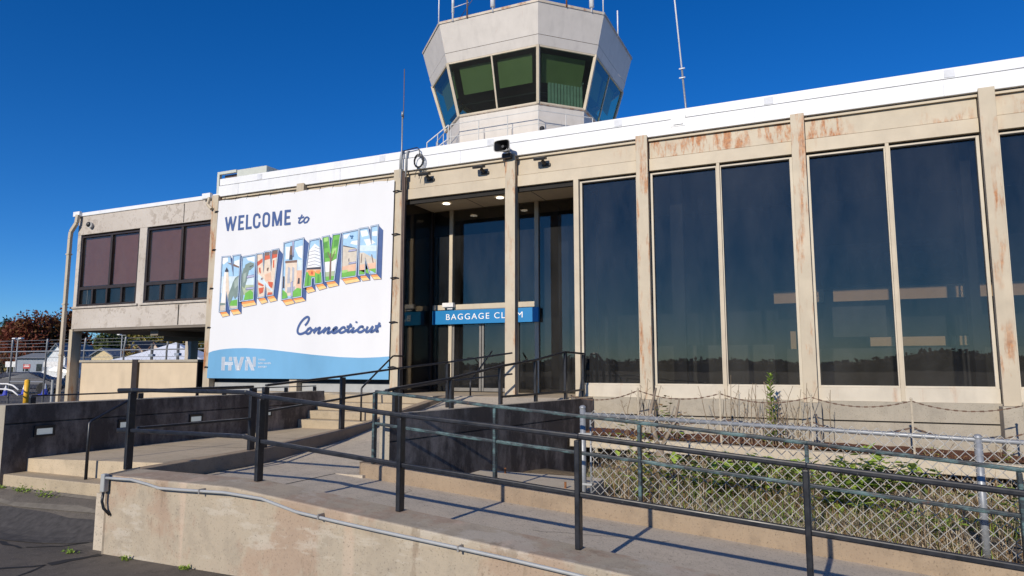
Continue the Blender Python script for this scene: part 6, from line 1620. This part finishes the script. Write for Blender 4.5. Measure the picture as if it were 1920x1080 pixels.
house(246, 135, 40, 658, 640, 'house pink', 'roof shingle brown', 'taller cream house with a brown roof under the wing')
house(287, 130, 26, 660, 644, 'house pink', 'roof shingle brown', 'pinkish gabled house left of the white tent')
# tent
x, y, _ = at(327, 76); t = thing('marquee_tent', (x,y,0), 'big white peaked marquee tent seen under the wing', 'tent'); zr = hz(642, 76); ze = hz(675, 72); W = 4.9
mb = MB(); c_, s_ = math.cos(YAW), math.sin(YAW)
pts = []
for k in range(5): f = k/4; rr = W*(1-f)**1.0; zz = ze+(zr-ze)*f**1.15; pts.append([(-rr,-rr*.8,zz),(rr,-rr*.8,zz),(rr,rr*.8,zz),(-rr,rr*.8,zz)])
for k in range(4):
    for j in range(4): mb.add([pts[k][j],pts[k][(j+1)%4],pts[k+1][(j+1)%4],pts[k+1][j]], [(0,1,2,3)])
mb.v = [(a*c_-b*s_+x, a*s_+b*c_+y, e) for a,b,e in mb.v]; mb.build('canopy', 'tent fabric', t)
mb = MB()
for j in range(4): a, b = pts[0][j], pts[0][(j+1)%4]; mb.add([a,b,(b[0],b[1],0),(a[0],a[1],0)], [(0,1,2,3)])
mb.v = [(a*c_-b*s_+x, a*s_+b*c_+y, e) for a,b,e in mb.v]; mb.build('side_curtain', 'tent fabric', t)
def lamp(px, d, topy, label, heads=2):
    x, y, _ = at(px, d); z = hz(topy, d); t = thing('lamp_pole', (x,y,0), label, 'lamp post', 'tall poles in the yard')
    mb = MB(); mb.tube([(x,y,0),(x,y,z)], .07, 8, r1=.05); mb.build('pole', 'conduit grey', t)
    mb = MB(); mb.tube([(x-.6,y,z+.02),(x+.6,y,z+.02)], .03, 6); mb.build('arm', 'conduit grey', t)
    for s in (-1,1)[:heads]: mb = MB(); mb.box(x+s*.45-.22,x+s*.45+.22,y-.15,y+.15,z+.05,z+.17); mb.build('lamp_head', 'white plastic', t, bevel=.03)
lamp(29, 62, 637, 'twin headed lamp pole in front of the red tree')
lamp(225, 75, 629, 'thin pale lamp pole under the wing', 1)
def mast(px, d, top, bot, label):
    x, y, _ = at(px, d); t = thing('equipment_mast', (x,y,0), label, 'mast', 'grey masts in front of the tent')
    mb = MB(); mb.tube([(x,y,0),(x,y,hz(top,d))], .08, 8); mb.build('pole', 'interior grey', t)
    mb = MB(); mb.box(x-.18,x+.18,y-.1,y+.1,hz(bot,d),hz(bot-5,d)); mb.build('box', 'house grey', t)
mast(283, 40, 644, 669, 'grey mast in front of the left side of the tent'); mast(332, 40, 643, 667, 'grey mast in front of the middle of the tent')
mb = MB(); x, y, _ = at(60, 90); 
mb.add([at(-40,90,.01),at(135,84,.01),at(140,104,.01),at(-40,110,.01)], [(0,1,2,3)]); struct(mb.build('grass_verge', 'grass far'))

scene.cycles.max_bounces = 8; scene.cycles.transparent_max_bounces = 16; scene.cycles.caustics_reflective = False; scene.cycles.caustics_refractive = False
for o in list(bpy.data.objects):
    if '_o' in o: del o['_o']
